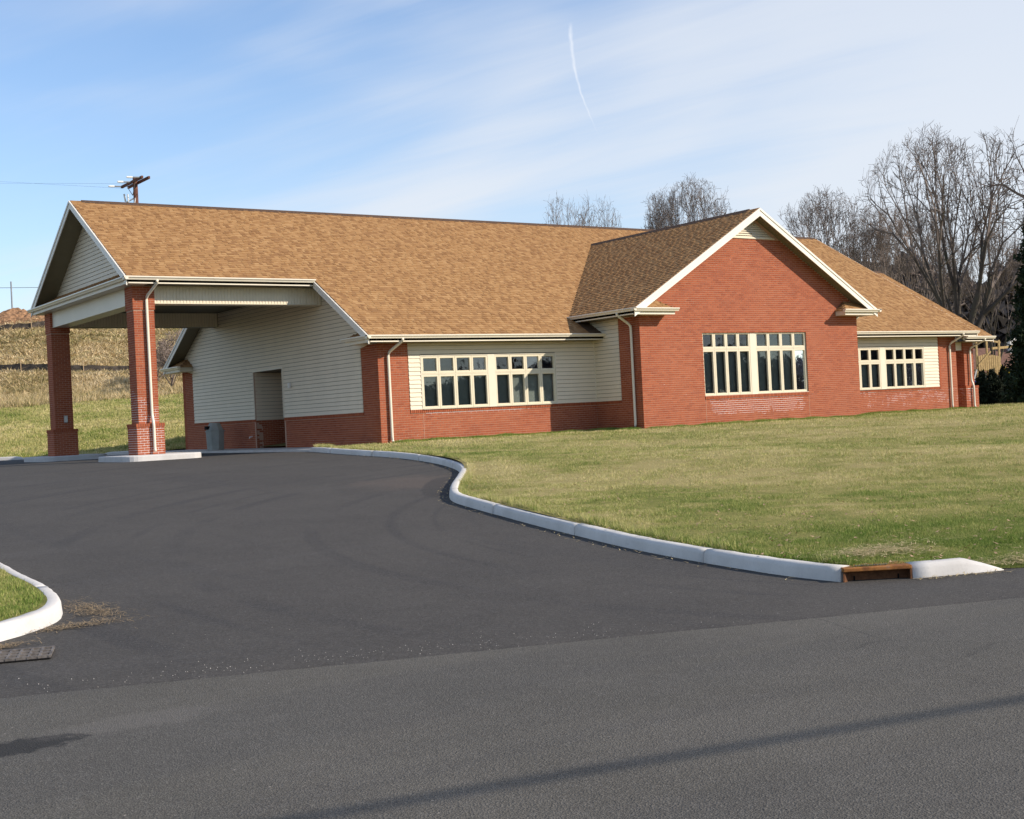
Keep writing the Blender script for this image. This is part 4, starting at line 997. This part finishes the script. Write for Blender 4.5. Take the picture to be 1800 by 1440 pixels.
# shaggy grass over the curb edge and worn straw at the corners
def along(path, n, off0, off1, sd):
    t = RNG.uniform(0, len(path)-1.001, n); i = t.astype(int); f = (t-i)[:, None]; P = np.array(path); q = P[i]*(1-f)+P[i+1]*f
    tt = P[i+1]-P[i]; tt /= np.linalg.norm(tt, axis=1)[:, None]; nn = np.column_stack([-tt[:, 1], tt[:, 0]])*sd
    return q+nn*RNG.uniform(off0, off1, n)[:, None]
blades('curb_edge_grass', along(CURB_R, 16000, .17, .30, 1), lawn_z, .04, .10, .006, .012, .7, 'grass', None, None, kind='stuff', label='ragged grass edge leaning over the long curb', category='grass')
# back lawn
xy, d = polar(330000, 50, 86, -.46, -.17, 0); k = in_poly_np(xy, lawn_poly) & outside_building(xy); xy, d = xy[k], d[k]; D = dep(xy[:, 0], xy[:, 1]); k = D < 78+2*np.sin(xy[:, 0]*.7); xy = xy[k]
blades('back_lawn_grass', xy, lawn_z, .05, .13, .02, .05, .6, 'grass', None, None, kind='stuff', label='sloping green-brown lawn behind the canopy', category='grass')
# dry hillside
xy, d = polar(300000, 76, 122, -.46, -.15, 0); D = dep(xy[:, 0], xy[:, 1]); k = (D > 77.5) & (D < 112); xy = xy[k]
cl = np.sin(xy[:, 0]*1.9+3*np.sin(xy[:, 1]*.8))*np.sin(xy[:, 1]*2.3+2*np.sin(xy[:, 0]*1.1)); k = cl+RNG.normal(0, .5, len(xy)) > -.25; xy = xy[k]
blades('hillside_dry_grass', xy, lawn_z, .06, .30, .06, .16, 1.5, 'dry_grass', None, None, kind='stuff', label='dry straw-coloured grass covering the hillside at left', category='grass')
xy, d = polar(36000, 76, 85, -.46, -.15, 0); k = in_poly_np(xy, lawn_poly); xy = xy[k]
blades('tall_dry_weeds', xy, lawn_z, .10, .42, .03, .07, .8, 'dry_grass', None, None, kind='stuff', label='band of tall pale weeds at the foot of the hillside', category='weeds')
# straw litter
def litter(name, pts, l0, l1, w, mat, zf, label, dz=.006):
    n = len(pts); a = RNG.uniform(0, 2*np.pi, n); ln = RNG.uniform(l0, l1, n); z = zf(pts[:, 0], pts[:, 1])+dz+RNG.uniform(0, .012, n)
    dx = np.column_stack([np.cos(a), np.sin(a)]); px_ = np.column_stack([-np.sin(a), np.cos(a)])*w/2
    A = np.column_stack([pts-dx*ln[:, None]/2-px_, z]); B_ = np.column_stack([pts-dx*ln[:, None]/2+px_, z]); C_ = np.column_stack([pts+dx*ln[:, None]/2, z+RNG.uniform(-.003, .02, n)])
    me = tri_mesh(name, np.stack([A, B_, C_], 1), RNG.uniform(0, 1, n)); return link(name, me, mat, None, kind='stuff', label=label, category='litter')
q = np.vstack([np.column_stack([RNG.normal(-15.15, .10, 620), RNG.normal(-22.05, .34, 620)]), np.column_stack([RNG.normal(-15.55, .25, 420), RNG.normal(-22.75, .08, 420)]), np.column_stack([RNG.normal(-16.25, .12, 240), RNG.normal(-23.25, .05, 240)])])
k = ~in_poly_np(q, offset(CURB_L, -.0)+left_poly[len(CURB_L):]); litter('straw_drift', q[k], .03, .14, .006, 'straw_dull', asph, 'dry straw drifted on the asphalt round the left curb corner')
q = np.vstack([np.column_stack([RNG.normal(-8.9, .35, 800), RNG.normal(-25.6, .16, 800)]), np.column_stack([RNG.normal(-8.0, .5, 500), RNG.normal(-26.55, .12, 500)]), np.column_stack([RNG.normal(-6.6, .35, 260), RNG.normal(-15.4, .22, 260)])])
k = in_poly_np(q, lawn_poly); litter('straw_mulch', q[k], .05, .2, .008, 'straw', lawn_z, 'pale straw lying in the grass beside the rusty inlet', .03)
q = np.vstack([along(CURB_R[20:], 420, -.22, -.02, 1), along(CURB_E, 90, -.12, -.02, 1)])
litter('curb_debris', q, .02, .09, .012, 'straw', asph, 'thin line of dry debris along the foot of the long curb')
q, d = polar(2600, 11, 40, -.16, .5); k = in_poly_np(q, lawn_poly) & outside_building(q); litter('fallen_leaves', q[k], .03, .08, .03, 'leaf', lawn_z, 'small brown leaves and bits scattered over the front lawn', .02)
# loose pale grit along the seam
n = 1100; s_ = np.abs(RNG.normal(.32, .14, n)); t_ = RNG.uniform(-3.5, 12, n); k = RNG.uniform(0, 1, n) < np.clip(.2+.9*np.exp(-((t_-2.2)/2.2)**2), 0, 1); s_, t_ = s_[k], t_[k]
s_ = np.where(RNG.uniform(0, 1, len(s_)) < .3, s_+RNG.uniform(0, 1.6, len(s_)), s_)
g = np.column_stack(st(s_, t_)); sz = RNG.uniform(.002, .0052, len(g)); z = asph(g[:, 0], g[:, 1])
T = []
for j in range(3):
    a0, a1 = 2*math.pi*j/3, 2*math.pi*(j+1)/3
    T.append(np.stack([np.column_stack([g[:, 0]+sz*math.cos(a0), g[:, 1]+sz*math.sin(a0), z]), np.column_stack([g[:, 0]+sz*math.cos(a1), g[:, 1]+sz*math.sin(a1), z]), np.column_stack([g, z+sz*1.1])], 1))
T = np.vstack(T); link('loose_grit', tri_mesh('loose_grit', T, RNG.uniform(0, 1, len(T))), 'pebble', None, kind='stuff', label='loose pale grit scattered along the asphalt seam', category='grit')

# ================================================================== trees
def bare_tree(seed, h=15.0, r=.28, trunk=2.4, first=6, ang=24, depth=7, side=2, rmin=.011, wr=.28, l0=2.5, fade=.83, rise=.035):
    """a leafless crown grown by repeated forking, with fine side twigs towards the tips"""
    R_ = random.Random(seed); mb = {0: MB(), 1: MB()}
    def turn(d, a, az):
        ref = Vector((0, 0, 1)) if abs(d.z) < .95 else Vector((1, 0, 0)); e = d.cross(ref).normalized(); e = Matrix.Rotation(az, 3, d) @ e
        return (Matrix.Rotation(a, 3, e) @ d).normalized()
    def limb(p, d, ln, ra, rb, lev):
        n = 3 if lev < 5 else 2; pts = [p]; rad = [ra]; bend = Vector((R_.gauss(0, .10), R_.gauss(0, .10), R_.gauss(0, .04)))
        for i in range(n):
            d = (d+bend/n+Vector((R_.gauss(0, .035), R_.gauss(0, .035), rise))).normalized(); p = p+d*(ln/n); pts.append(p); rad.append(max(ra+(rb-ra)*(i+1)/n, rmin))
        mb[0 if lev < 3 else 1].tube(pts, rad, (7, 6, 5, 4, 3, 3, 3, 3, 3, 3, 3, 3)[lev], cap=False); return pts, d
    def grow(p, d, ln, ra, lev):
        rb = ra*.80; pts, d2 = limb(p, d, ln*R_.uniform(.8, 1.2), ra, rb, lev)
        if lev >= 2:
            for k in range(side if lev < depth-2 else side+2):
                f = R_.uniform(.15, .95)*(len(pts)-1); i = min(int(f), len(pts)-2); q = pts[i].lerp(pts[i+1], f-i); ds = turn(d2, math.radians(R_.uniform(30, 62)), R_.uniform(0, 6.28)); l_ = ln*R_.uniform(.35, .75)
                tp, dt = limb(q, ds, l_, max(ra*.4, rmin), rmin, min(lev+2, 9))
                if lev < depth:
                    for kk in range(2): qq = tp[1].lerp(tp[-1], R_.random()); limb(qq, turn(dt, math.radians(R_.uniform(20, 45)), R_.uniform(0, 6.28)), l_*.5, rmin, rmin, 9)
        if lev >= depth: return
        az = R_.uniform(0, 6.28); nf = 3 if R_.random() < .28 else 2
        for k in range(nf):
            grow(pts[-1], turn(d2, math.radians(abs(R_.gauss(ang*(.8 if k == 0 else 1.05), 6))), az+k*6.28/nf+R_.gauss(0, .3)), ln*fade*R_.uniform(.88, 1.12), rb*(.80 if k == 0 else .66), lev+1)
    pts, d = limb(Vector((0, 0, -.3)), Vector((R_.gauss(0, .02), R_.gauss(0, .02), 1)), trunk+.3, r, r*.85, 0)
    for k in range(first):
        t = R_.uniform(.55, 1) if k else 1; grow(pts[0].lerp(pts[-1], t), turn(Vector((0, 0, 1)), math.radians(R_.uniform(10, ang*1.5)) if k else .08, k*6.28/first+R_.gauss(0, .3)), l0*R_.uniform(.9, 1.15), r*.55, 1)
    V = np.array(mb[1].v); top = np.quantile(V[:, 2], .985); k = h/top; cz = V[:, 2].mean(); cx, cy = V[:, 0].mean(), V[:, 1].mean()
    rq = np.quantile(np.hypot(V[:, 0]-cx*V[:, 2]/cz, V[:, 1]-cy*V[:, 2]/cz), .96); kx = wr*h/rq
    def fit(x_, y_, z_):
        # real crowns end in one rounded envelope: shoots that overshoot it are pulled in
        x_, y_, z_ = (x_-cx*z_/cz)*kx, (y_-cy*z_/cz)*kx, z_*k
        e = math.sqrt((x_*x_+y_*y_)/(wr*1.12*h)**2+(max(z_-.52*h, 0)/(.43*h))**2)
        if e > .9 and z_ > .3*h: f = (.9+(e-.9)*.38)/e; return (x_*f, y_*f, .52*h+(z_-.52*h)*f if z_ > .52*h else z_)
        return (x_, y_, z_)
    for q in mb.values(): q.v = [fit(*v_) for v_ in q.v]
    zt_ = max(v_[2] for v_ in mb[1].v)
    for q in mb.values(): q.v = [(x_, y_, z_*h/zt_) for x_, y_, z_ in q.v]
    return mb[0].mesh('trunk', True, False), mb[1].mesh('branches', False, False)
VAR = [bare_tree(11, 15, .42, 2.2, 6, 25, 6, 2, .012, .34), bare_tree(23, 15, .22, 2.6, 5, 19, 6, 1, .012, .22, rise=.07), bare_tree(37, 15, .22, 2.0, 6, 24, 6, 1, .012, .29), bare_tree(5, 15, .17, 4.0, 4, 22, 5, 1, .013, .25, 3.0)]
for a, b in VAR: a.materials.append(MAT['bark']); b.materials.append(MAT['twig'])
def at_px(px, depth):
    """ground point on the line of sight of one column of the picture"""
    l = (px-900)/2321.72*depth; q = CAM+FWD*depth+RIGHT*l; return q.x, q.y
def place_tree(x, y, h, var, rz, label, group, sxy=1.0, z=None):
    z0 = float(lawn_z(np.array([x]), np.array([y]))[0]) if z is None else z
    t = empty('bare_tree', (x, y, z0), label, 'tree', group, rz=rz); t.scale = (h/15*sxy, h/15*sxy, h/15)
    a, b = VAR[var]; link('trunk', a, None, t); link('branches', b, None, t); return t
G = 'bare trees behind the building'
TR = [  # picture column, depth, height, variant, turn, girth, label
 (1688, 78, 16.8, 0, .5, 1.05, 'largest bare tree, with dark heavy limbs spreading above the right roof slope'),
 (1462, 95, 16.3, 2, 1.2, 1.0, 'rounded bare tree just right of the brick gable peak'),
 (1545, 92, 14.5, 1, 2.3, 1.0, 'bare tree in the thicket left of the largest tree'),
 (1600, 100, 15.5, 2, 4.0, 1.0, 'bare tree half hidden behind the left limbs of the largest tree'),
 (1505, 108, 15.0, 1, 3.1, 1.0, 'bare tree deep in the thicket behind the right roof'),
 (1640, 112, 14.5, 1, .2, 1.1, 'slim bare tree behind the trunk of the largest tree'),
 (1735, 105, 14.0, 2, 2.7, 1.0, 'bare tree between the largest tree and the evergreen'),
 (1225, 98, 18.2, 2, .9, .80, 'fan-shaped bare tree above the roof ridge left of the brick gable'),
 (1165, 102, 18.0, 1, 5.1, .75, 'upright bare tree at the left side of the fan-shaped one'),
 (1000, 92, 16.3, 3, .4, .85, 'sparse thin bare tree, leftmost above the roof ridge'),
 (1062, 96, 16.3, 3, 2.9, .75, 'sparse thin bare tree, second from the left above the ridge'),
 (1945, 62, 15.8, 0, 2.0, 1.1, 'bare tree reaching in from the right edge high in the sky'),
]
for (px, dd, h, v, rz, g, lb) in TR: place_tree(*at_px(px+15, dd), h, v, rz, lb, G, g)
# brush at the hill foot behind the shaded gable, seen between column and wall
BR = bare_tree(77, 3.0, .05, .3, 8, 30, 5, 1, .008, .5, .5)
for a in BR: a.materials.append(MAT['twig_pale'])
for i, (px, dd, h, lb) in enumerate(((305, 76, 1.0, 'brown leafless bush beside the shaded gable corner'), (282, 79, .8, 'brown leafless bush left of the one at the gable corner'), (330, 80, 1.1, 'brown leafless bush mostly hidden behind the gable corner'))):
    x, y = at_px(px, dd); t = empty('bare_bush', (x, y, float(lawn_z(np.array([x]), np.array([y]))[0])), lb, 'bush', 'leafless bushes at the hill foot', rz=i*2.1); t.scale = (h*1.1, h*1.1, h)
    link('stems', BR[0], None, t); link('branches', BR[1], None, t)
# conifers
def conifer(h, rbase, layers, seed, droop=.35, needle=.16, per=26, dens=9):
    r = np.random.default_rng(seed); tr = MB(); tr.tube([(0, 0, -.2), (0, 0, h*.5), (0, 0, h*.97)], [h*.018, h*.011, .01], 7); T = []
    for i in range(layers):
        f = (i+.3)/layers; z = h*(.04+.95*f); R_ = rbase*(1-f)**.85*r.uniform(.8, 1.1)+.06
        nb = max(5, int(per*(1-f)**.6))
        for b in range(nb):
            a = r.uniform(0, 2*np.pi); ln = R_*r.uniform(.6, 1.12); m_ = int(dens*(.4+ln)/1.0)+3
            t = np.sqrt(r.uniform(.05, 1, m_))*ln; zz = z-droop*t*(t/ln)*.8+.1*t+r.normal(0, .05, m_)
            c = np.column_stack([np.cos(a)*t, np.sin(a)*t, zz]); sp = needle*(1.1-.5*t/ln)
            v1 = r.normal(0, 1, (m_, 3))*sp[:, None]; v2 = r.normal(0, 1, (m_, 3))*sp[:, None]; v2[:, 2] -= sp*.6
            T.append(np.stack([c, c+v1, c+v2], 1))
    T = np.vstack(T); return tr.mesh('trunk', True, False), tri_mesh('foliage', T, r.uniform(.001, 1, len(T)))
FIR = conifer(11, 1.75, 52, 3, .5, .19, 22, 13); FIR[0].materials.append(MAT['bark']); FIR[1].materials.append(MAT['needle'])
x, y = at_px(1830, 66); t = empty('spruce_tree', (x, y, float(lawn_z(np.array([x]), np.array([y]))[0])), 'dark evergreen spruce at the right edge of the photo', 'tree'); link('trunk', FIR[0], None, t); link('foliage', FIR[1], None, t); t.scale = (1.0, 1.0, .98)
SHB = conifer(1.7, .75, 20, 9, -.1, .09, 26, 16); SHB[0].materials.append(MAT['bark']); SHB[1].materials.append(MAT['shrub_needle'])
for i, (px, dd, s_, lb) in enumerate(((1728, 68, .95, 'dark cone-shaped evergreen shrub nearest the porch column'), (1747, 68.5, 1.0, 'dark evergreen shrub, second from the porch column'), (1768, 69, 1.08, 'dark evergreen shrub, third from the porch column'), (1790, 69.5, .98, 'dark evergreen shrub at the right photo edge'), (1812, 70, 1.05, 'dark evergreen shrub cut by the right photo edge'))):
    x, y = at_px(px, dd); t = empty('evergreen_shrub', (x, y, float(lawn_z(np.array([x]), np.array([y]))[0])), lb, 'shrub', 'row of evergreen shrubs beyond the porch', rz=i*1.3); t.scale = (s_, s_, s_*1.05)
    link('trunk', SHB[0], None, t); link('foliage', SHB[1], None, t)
# far woods: low wooded ridges, one mass
def woods(name, a0, a1, dist, h0, h1, label, seed, zb=-1.5):
    r = np.random.default_rng(seed); n = 46000; a = r.uniform(a0, a1, n); d = dist+r.uniform(0, dist*.25, n)
    x = CAM.x+np.sin(a)*d; y = CAM.y+np.cos(a)*d
    top = h0+(h1-h0)*(.5+.25*np.sin(a*37+seed)+.15*np.sin(a*83+2)+.10*np.sin(a*190))*(.6+.4*(d-dist)/(dist*.25))
    zc = zb+top*np.sqrt(r.uniform(0, 1, n)); sz = dist*.012
    c = np.column_stack([x, y, zc]); v1 = r.normal(0, .35, (n, 3))*sz; v2 = r.normal(0, .35, (n, 3))*sz; v1[:, 2] += sz*r.uniform(.1, .8, n)
    return link(name, tri_mesh(name, np.stack([c, c+v1, c+v2], 1), r.uniform(0, 1, n)), 'far_wood', None, kind='stuff', label=label, category='woods')
AZ = math.atan2(FWD.x, FWD.y)
woods('distant_woods', AZ+.22, AZ+.55, 190, 16, 26, 'distant grey-brown leafless woods behind the right-hand trees', 1)
woods('distant_woods', AZ+.9, AZ+3.2, 210, 7, 15, 'distant woods across the street, seen mirrored in the window panes', 2)

# ================================================================== utility poles and wires
def upole(x, y, z, h, rz, label, full=True, pr=.17, aw=1.25):
    t = empty('utility_pole', (x, y, z), label, 'utility pole', rz=rz)
    mb = MB(); mb.tube([(0, 0, -.5), (0, 0, h)], [pr*1.1, pr*.9], 10); mb.build('pole', 'pole_wood' if full else 'grey_metal', t, smooth=True)
    if not full: return t
    for yy in (-.22, .22):
        mb = MB(); mb.box(-aw, aw, yy-.06, yy+.06, h-.38, h-.22); mb.build('crossarm', 'pole_wood', t)
    for sx in (-1, 1):
        mb = MB(); mb.beam((sx*.85, -.29, h-.36), (0, -.2, h-1.15), .04, .02); mb.build('brace', 'grey_metal', t)
    for xx in (-aw*.88, 0.0, aw*.88):
        mb = MB(); mb.tube([(xx, -.28, h-.30), (xx, -.75, h-.32)], [.05, .05], 8); mb.build('strain_insulator', 'grey_metal', t)
        mb = MB(); mb.tube([(xx, -.78, h-.32), (xx, -1.15, h-.33)], [.07, .06], 8); mb.build('clamp', 'porcelain', t)
    mb = MB(); mb.tube([(-.5, -.5, h-1.5), (-.45, -.6, h-1.0)], .06, 8); mb.tube([(-.25, -.4, h-1.55), (-.2, -.45, h-1.05)], .05, 8); mb.beam((-.6, -.4, h-1.5), (0, -.1, h-1.3), .08, .06); mb.build('cutout', 'porcelain', t)
    mb = MB(); mb.tube([(.05, 0.0, h-.9), (.15, -.17, h-1.8)], .03, 6); mb.build('conduit', 'porcelain', t)
    return t
def wire(pts, r, label, sag=0.0, cat='wire'):
    a, b = Vector(pts[0]), Vector(pts[1]); q = []
    for i in range(25): f = i/24; v = a.lerp(b, f); v.z -= sag*4*f*(1-f); q.append(v)
    mb = MB(); mb.tube(q, r, 6, cap=False); o = mb.build('overhead_wire', 'cable', None, smooth=True); o['label'] = label; o['category'] = cat; return o
def zat(px, py, depth): return CAM.z+(FWD.z*depth)+RIGHT.z*(px-900)/2321.72*depth+UPV.z*(720-py)/2321.72*depth
x, y = at_px(257, 84); zb = float(lawn_z(np.array([x]), np.array([y]))[0]); zt = zat(257, 311, 84)
up1 = upole(x, y, zb, zt-zb, math.atan2(RIGHT.y*.58-FWD.y*.81, RIGHT.x*.58-FWD.x*.81), 'brown utility pole with double crossarms rising behind the roof ridge', True, .17, 1.9)
x2, y2 = at_px(30, 118); zb2 = float(lawn_z(np.array([x2]), np.array([y2]))[0]); upole(x2, y2, zb2, zat(17, 495, 118)-zb2, 0, 'thin grey pole on the hilltop at the far left', False, .07)
lx, ly = at_px(-420, 118)
wire(((x2, y2, zat(17, 506, 118)), (*at_px(-300, 118), zat(-300, 508, 118))), .022, 'wire running left from the thin hilltop pole')
wire(((x2, y2, zat(17, 506, 118)), (*at_px(500, 130), zat(500, 500, 130))), .022, 'wire running right from the thin hilltop pole behind the canopy')
for i, (dx, py) in enumerate(((-26, 322), (-36, 316))):
    wire(((*at_px(236+i*8, 83.3), zat(236, 330-i*8, 83.3)), (*at_px(-300, 120), zat(-300, 300+i*20, 120))), .005, ('lower' if i == 0 else 'upper')+' thin wire running left from the crossarm pole', 0)
wire(((x+.1, y, zt-.9), (*at_px(262, 80), zat(262, 420, 80))), .012, 'guy wire slanting down right from the crossarm pole')
# street-side poles out of view carry the cable whose shadow crosses the street
pa, pb_ = Vector((-42, -31.1, 5.9)), Vector((38, -48.1, 5.9))
wire((pa, pb_), .032, 'overhead cable whose shadow crosses the street in the foreground', .0, 'cable')
upole(pa.x, pa.y, -.97, 8.5, 1.3, 'street pole carrying the overhead cable at its left end'); upole(pb_.x, pb_.y, -.97, 8.5, 1.3, 'street pole carrying the overhead cable at its right end')

# ================================================================== hill details
hx = [at_px(px, 101) for px in (-120, -60, -10, 25, 62, 110)]
mb = MB(); r = random.Random(4); n = 90; m_ = 30; c = Vector(at_px(18, 102)); ax = Vector((RIGHT.x, RIGHT.y)).normalized(); ay = Vector((FWD.x, FWD.y)).normalized()
for i in range(n+1):
    for j in range(m_+1):
        u = -9+18*i/n; v = -2.6+5.2*j/m_; q = c+ax*u+ay*v
        hh = .72*max(0, 1-(v/2.6)**2)**.7*max(0, 1-(u/9)**4)*(.75+.25*math.sin(u*1.1+1)+.12*math.sin(u*2.7))
        z0 = float(lawn_z(np.array([q.x]), np.array([q.y]))[0]); mb.v.append((q.x, q.y, z0-.1+hh+(r.uniform(-.10, .10)+.10*math.sin(u*5+v*3)*math.sin(v*6-u*2))*(hh > .1)))
for i in range(n):
    for j in range(m_): mb.f.append((i*(m_+1)+j, (i+1)*(m_+1)+j, (i+1)*(m_+1)+j+1, i*(m_+1)+j+1)); mb.r.append(0)
mb.build('dirt_pile', 'dirt', None, label='heap of reddish dug earth on the hilltop at far left', category='dirt pile')
def silt(pxs, label, h=.55):
    pts = [(*at_px(px, d_),) for px, d_ in pxs]; root = empty('silt_fence', (*pts[0], 0), label, 'fence', 'black silt fences on the hillside')
    mb = MB()
    P = []
    for a, b in zip(pts, pts[1:]):
        for k in range(6): P.append((a[0]+(b[0]-a[0])*k/6, a[1]+(b[1]-a[1])*k/6))
    P.append(pts[-1])
    for (x, y) in P:
        z = float(lawn_z(np.array([x]), np.array([y]))[0]); mb.v += [(x-root.location.x, y-root.location.y, z-.1), (x-root.location.x, y-root.location.y, z+h+random.uniform(-.06, .05))]
    for i in range(len(P)-1): mb.f.append((2*i, 2*i+2, 2*i+3, 2*i+1)); mb.r.append(0)
    o = mb.build('cloth', 'silt_cloth', root); sd_ = o.modifiers.new('solid', 'SOLIDIFY'); sd_.thickness = .01
    for (x, y) in P[::6]:
        z = float(lawn_z(np.array([x]), np.array([y]))[0]); s2 = MB(); s2.box(x-root.location.x-.025, x-root.location.x+.025, y-root.location.y-.05, y-root.location.y-.012, z-.2, z+h+.25); s2.build('stake', 'stake', root)
silt(((-60, 88.5), (40, 87.5), (90, 87), (150, 87), (232, 87.5), (330, 88)), 'black silt fence crossing the lower hillside behind the columns')
silt(((-120, 97.5), (0, 98), (62, 98), (130, 99)), 'black silt fence below the heap of earth', .45)

# ================================================================== beyond the porch at right
x, y = at_px(1731, 78); z0 = float(lawn_z(np.array([x]), np.array([y]))[0])
ps = empty('play_tower', (x, y, z0+.75), 'wooden playground tower with vertical slat sides behind the shrubs', 'play set', rz=math.atan2(RIGHT.y, RIGHT.x)+.25)
for (px_, py_) in ((-.75, -.6), (.75, -.6), (-.75, .6), (.75, .6)):
    mb = MB(); mb.box(px_-.05, px_+.05, py_-.05, py_+.05, -1.0, 3.3 if px_ < .7 else 2.9); mb.build('post', 'treated_wood', ps)
mb = MB(); mb.box(-.8, .8, -.65, .65, 1.15, 1.25); mb.build('deck', 'treated_wood', ps)
for k in range(10):
    mb = MB(); u = -.70+k*.142; hh = 2.2 if k < 5 else 2.05; mb.box(u, u+.115, -.69, -.66, 1.15-(0 if k < 5 else .3), hh-abs(k-6)*.03); mb.build('slat', 'treated_wood', ps)
mb = MB(); mb.beam((-.8, -.6, 3.1), (.85, -.6, 2.75), .08, .1); mb.build('roof_rail', 'treated_wood', ps)
mb = MB(); mb.beam((.7, 0, 2.45), (4.4, .4, 2.6), .1, .14); mb.build('swing_beam', 'treated_wood', ps)
mb = MB(); mb.beam((-.75, -.72, 1.45), (.1, -.72, 2.25), .05, .09); mb.build('brace', 'treated_wood', ps)
mb = MB(); mb.beam((.85, -.3, 1.3), (2.4, -.9, .2), .5, .05); mb.build('slide', 'yellow_plastic', ps)
for sy in (-.24, .24):
    mb = MB(); mb.beam((.85, -.3+sy, 1.38), (2.4, -.9+sy, .28), .05, .16); mb.build('slide_rail', 'yellow_plastic', ps)
x, y = at_px(1716, 76); z0 = float(lawn_z(np.array([x]), np.array([y]))[0])
bp = empty('blue_panel', (x, y, z0), 'blue playground equipment with white blocks beside the porch column', 'playground toy', rz=math.atan2(RIGHT.y, RIGHT.x))  # upright blue panel with white blocks, exact kind not known
mb = MB(); mb.box(-.5, .22, -.04, .04, .2, 1.3); mb.build('panel', 'blue_plastic', bp, bevel=.02)
for zz in (.35, .8):
    mb = MB(); mb.box(-.35, .02, -.055, -.041, zz, zz+.2); mb.build('white_block', 'white_plastic', bp)
mb = MB(); mb.beam((-.05, 0, 1.3), (.15, 0, 1.95), .06, .06); mb.build('post', 'white_plastic', bp)
# neighbouring house and parked car, far behind
x, y = at_px(1800, 112); z0 = float(lawn_z(np.array([x]), np.array([y]))[0])
hs = empty('neighbour_house', (x, y, z0), 'low grey house with brown roof far behind the play tower', 'house', rz=math.atan2(RIGHT.y, RIGHT.x)+.15)
mb = MB(); mb.box(-4.5, 6, 0, 7, -.5, 2.4); mb.build('wall', 'house_wall', hs)
mb = MB(); mb.prism([(-5, -.5, 2.3), (-5, 7.5, 2.3), (-5, 3.5, 4.5)], (11.5, 0, 0)); rf = mb.build('roof', 'house_roof', hs)
mb = MB(); mb.box(.4, 1.0, 2.4, 3.0, 3.6, 5.2); mb.build('chimney', 'white_plastic', rf)
for u in (-3.4, -.9, 2.0):
    mb = MB(); mb.box(u, u+1.1, -.03, .02, 1.0, 2.0); w_ = mb.build('window', 'white_plastic', hs); mb = MB(); mb.box(u+.1, u+1.0, -.045, -.031, 1.1, 1.9); mb.build('pane', 'car_glass', w_)
x, y = at_px(1805, 88); z0 = float(lawn_z(np.array([x]), np.array([y]))[0])
cr = empty('parked_car', (x, y, z0), 'silver car parked behind the shrubs at the right edge', 'car', rz=math.atan2(RIGHT.y, RIGHT.x)+.2)
prof = [(-2.2, .45), (-2.2, .85), (-1.9, .98), (-1.25, 1.02), (-.75, 1.42), (.65, 1.45), (1.35, 1.02), (2.1, .92), (2.25, .6), (2.2, .35), (-2.1, .35)]
mb = MB(); mb.prism([(u, -.85, z) for u, z in prof], (0, 1.7, 0)); body = mb.build('body', 'car_paint', cr, bevel=.06)
mb = MB(); mb.prism([(-1.1, -.865, 1.04), (-.7, -.865, 1.36), (.6, -.865, 1.38), (1.15, -.865, 1.04)], (0, 1.73, 0)); mb.build('side_window', 'car_glass', cr)
for u in (-1.35, 1.4):
    for v in (-.86, .66):
        mb = MB(); mb.tube([(u, v, .33), (u, v+.2, .33)], .33, 18); wh = mb.build('wheel', 'rubber', cr); mb = MB(); mb.tube([(u, v-.01, .33), (u, v+.21, .33)], .19, 14); mb.build('rim', 'steel', wh)
for v in (-.6, .6):
    mb = MB(); mb.box(-2.23, -2.16, v-.15, v+.15, .7, .85); mb.build('tail_light', 'rust', cr)
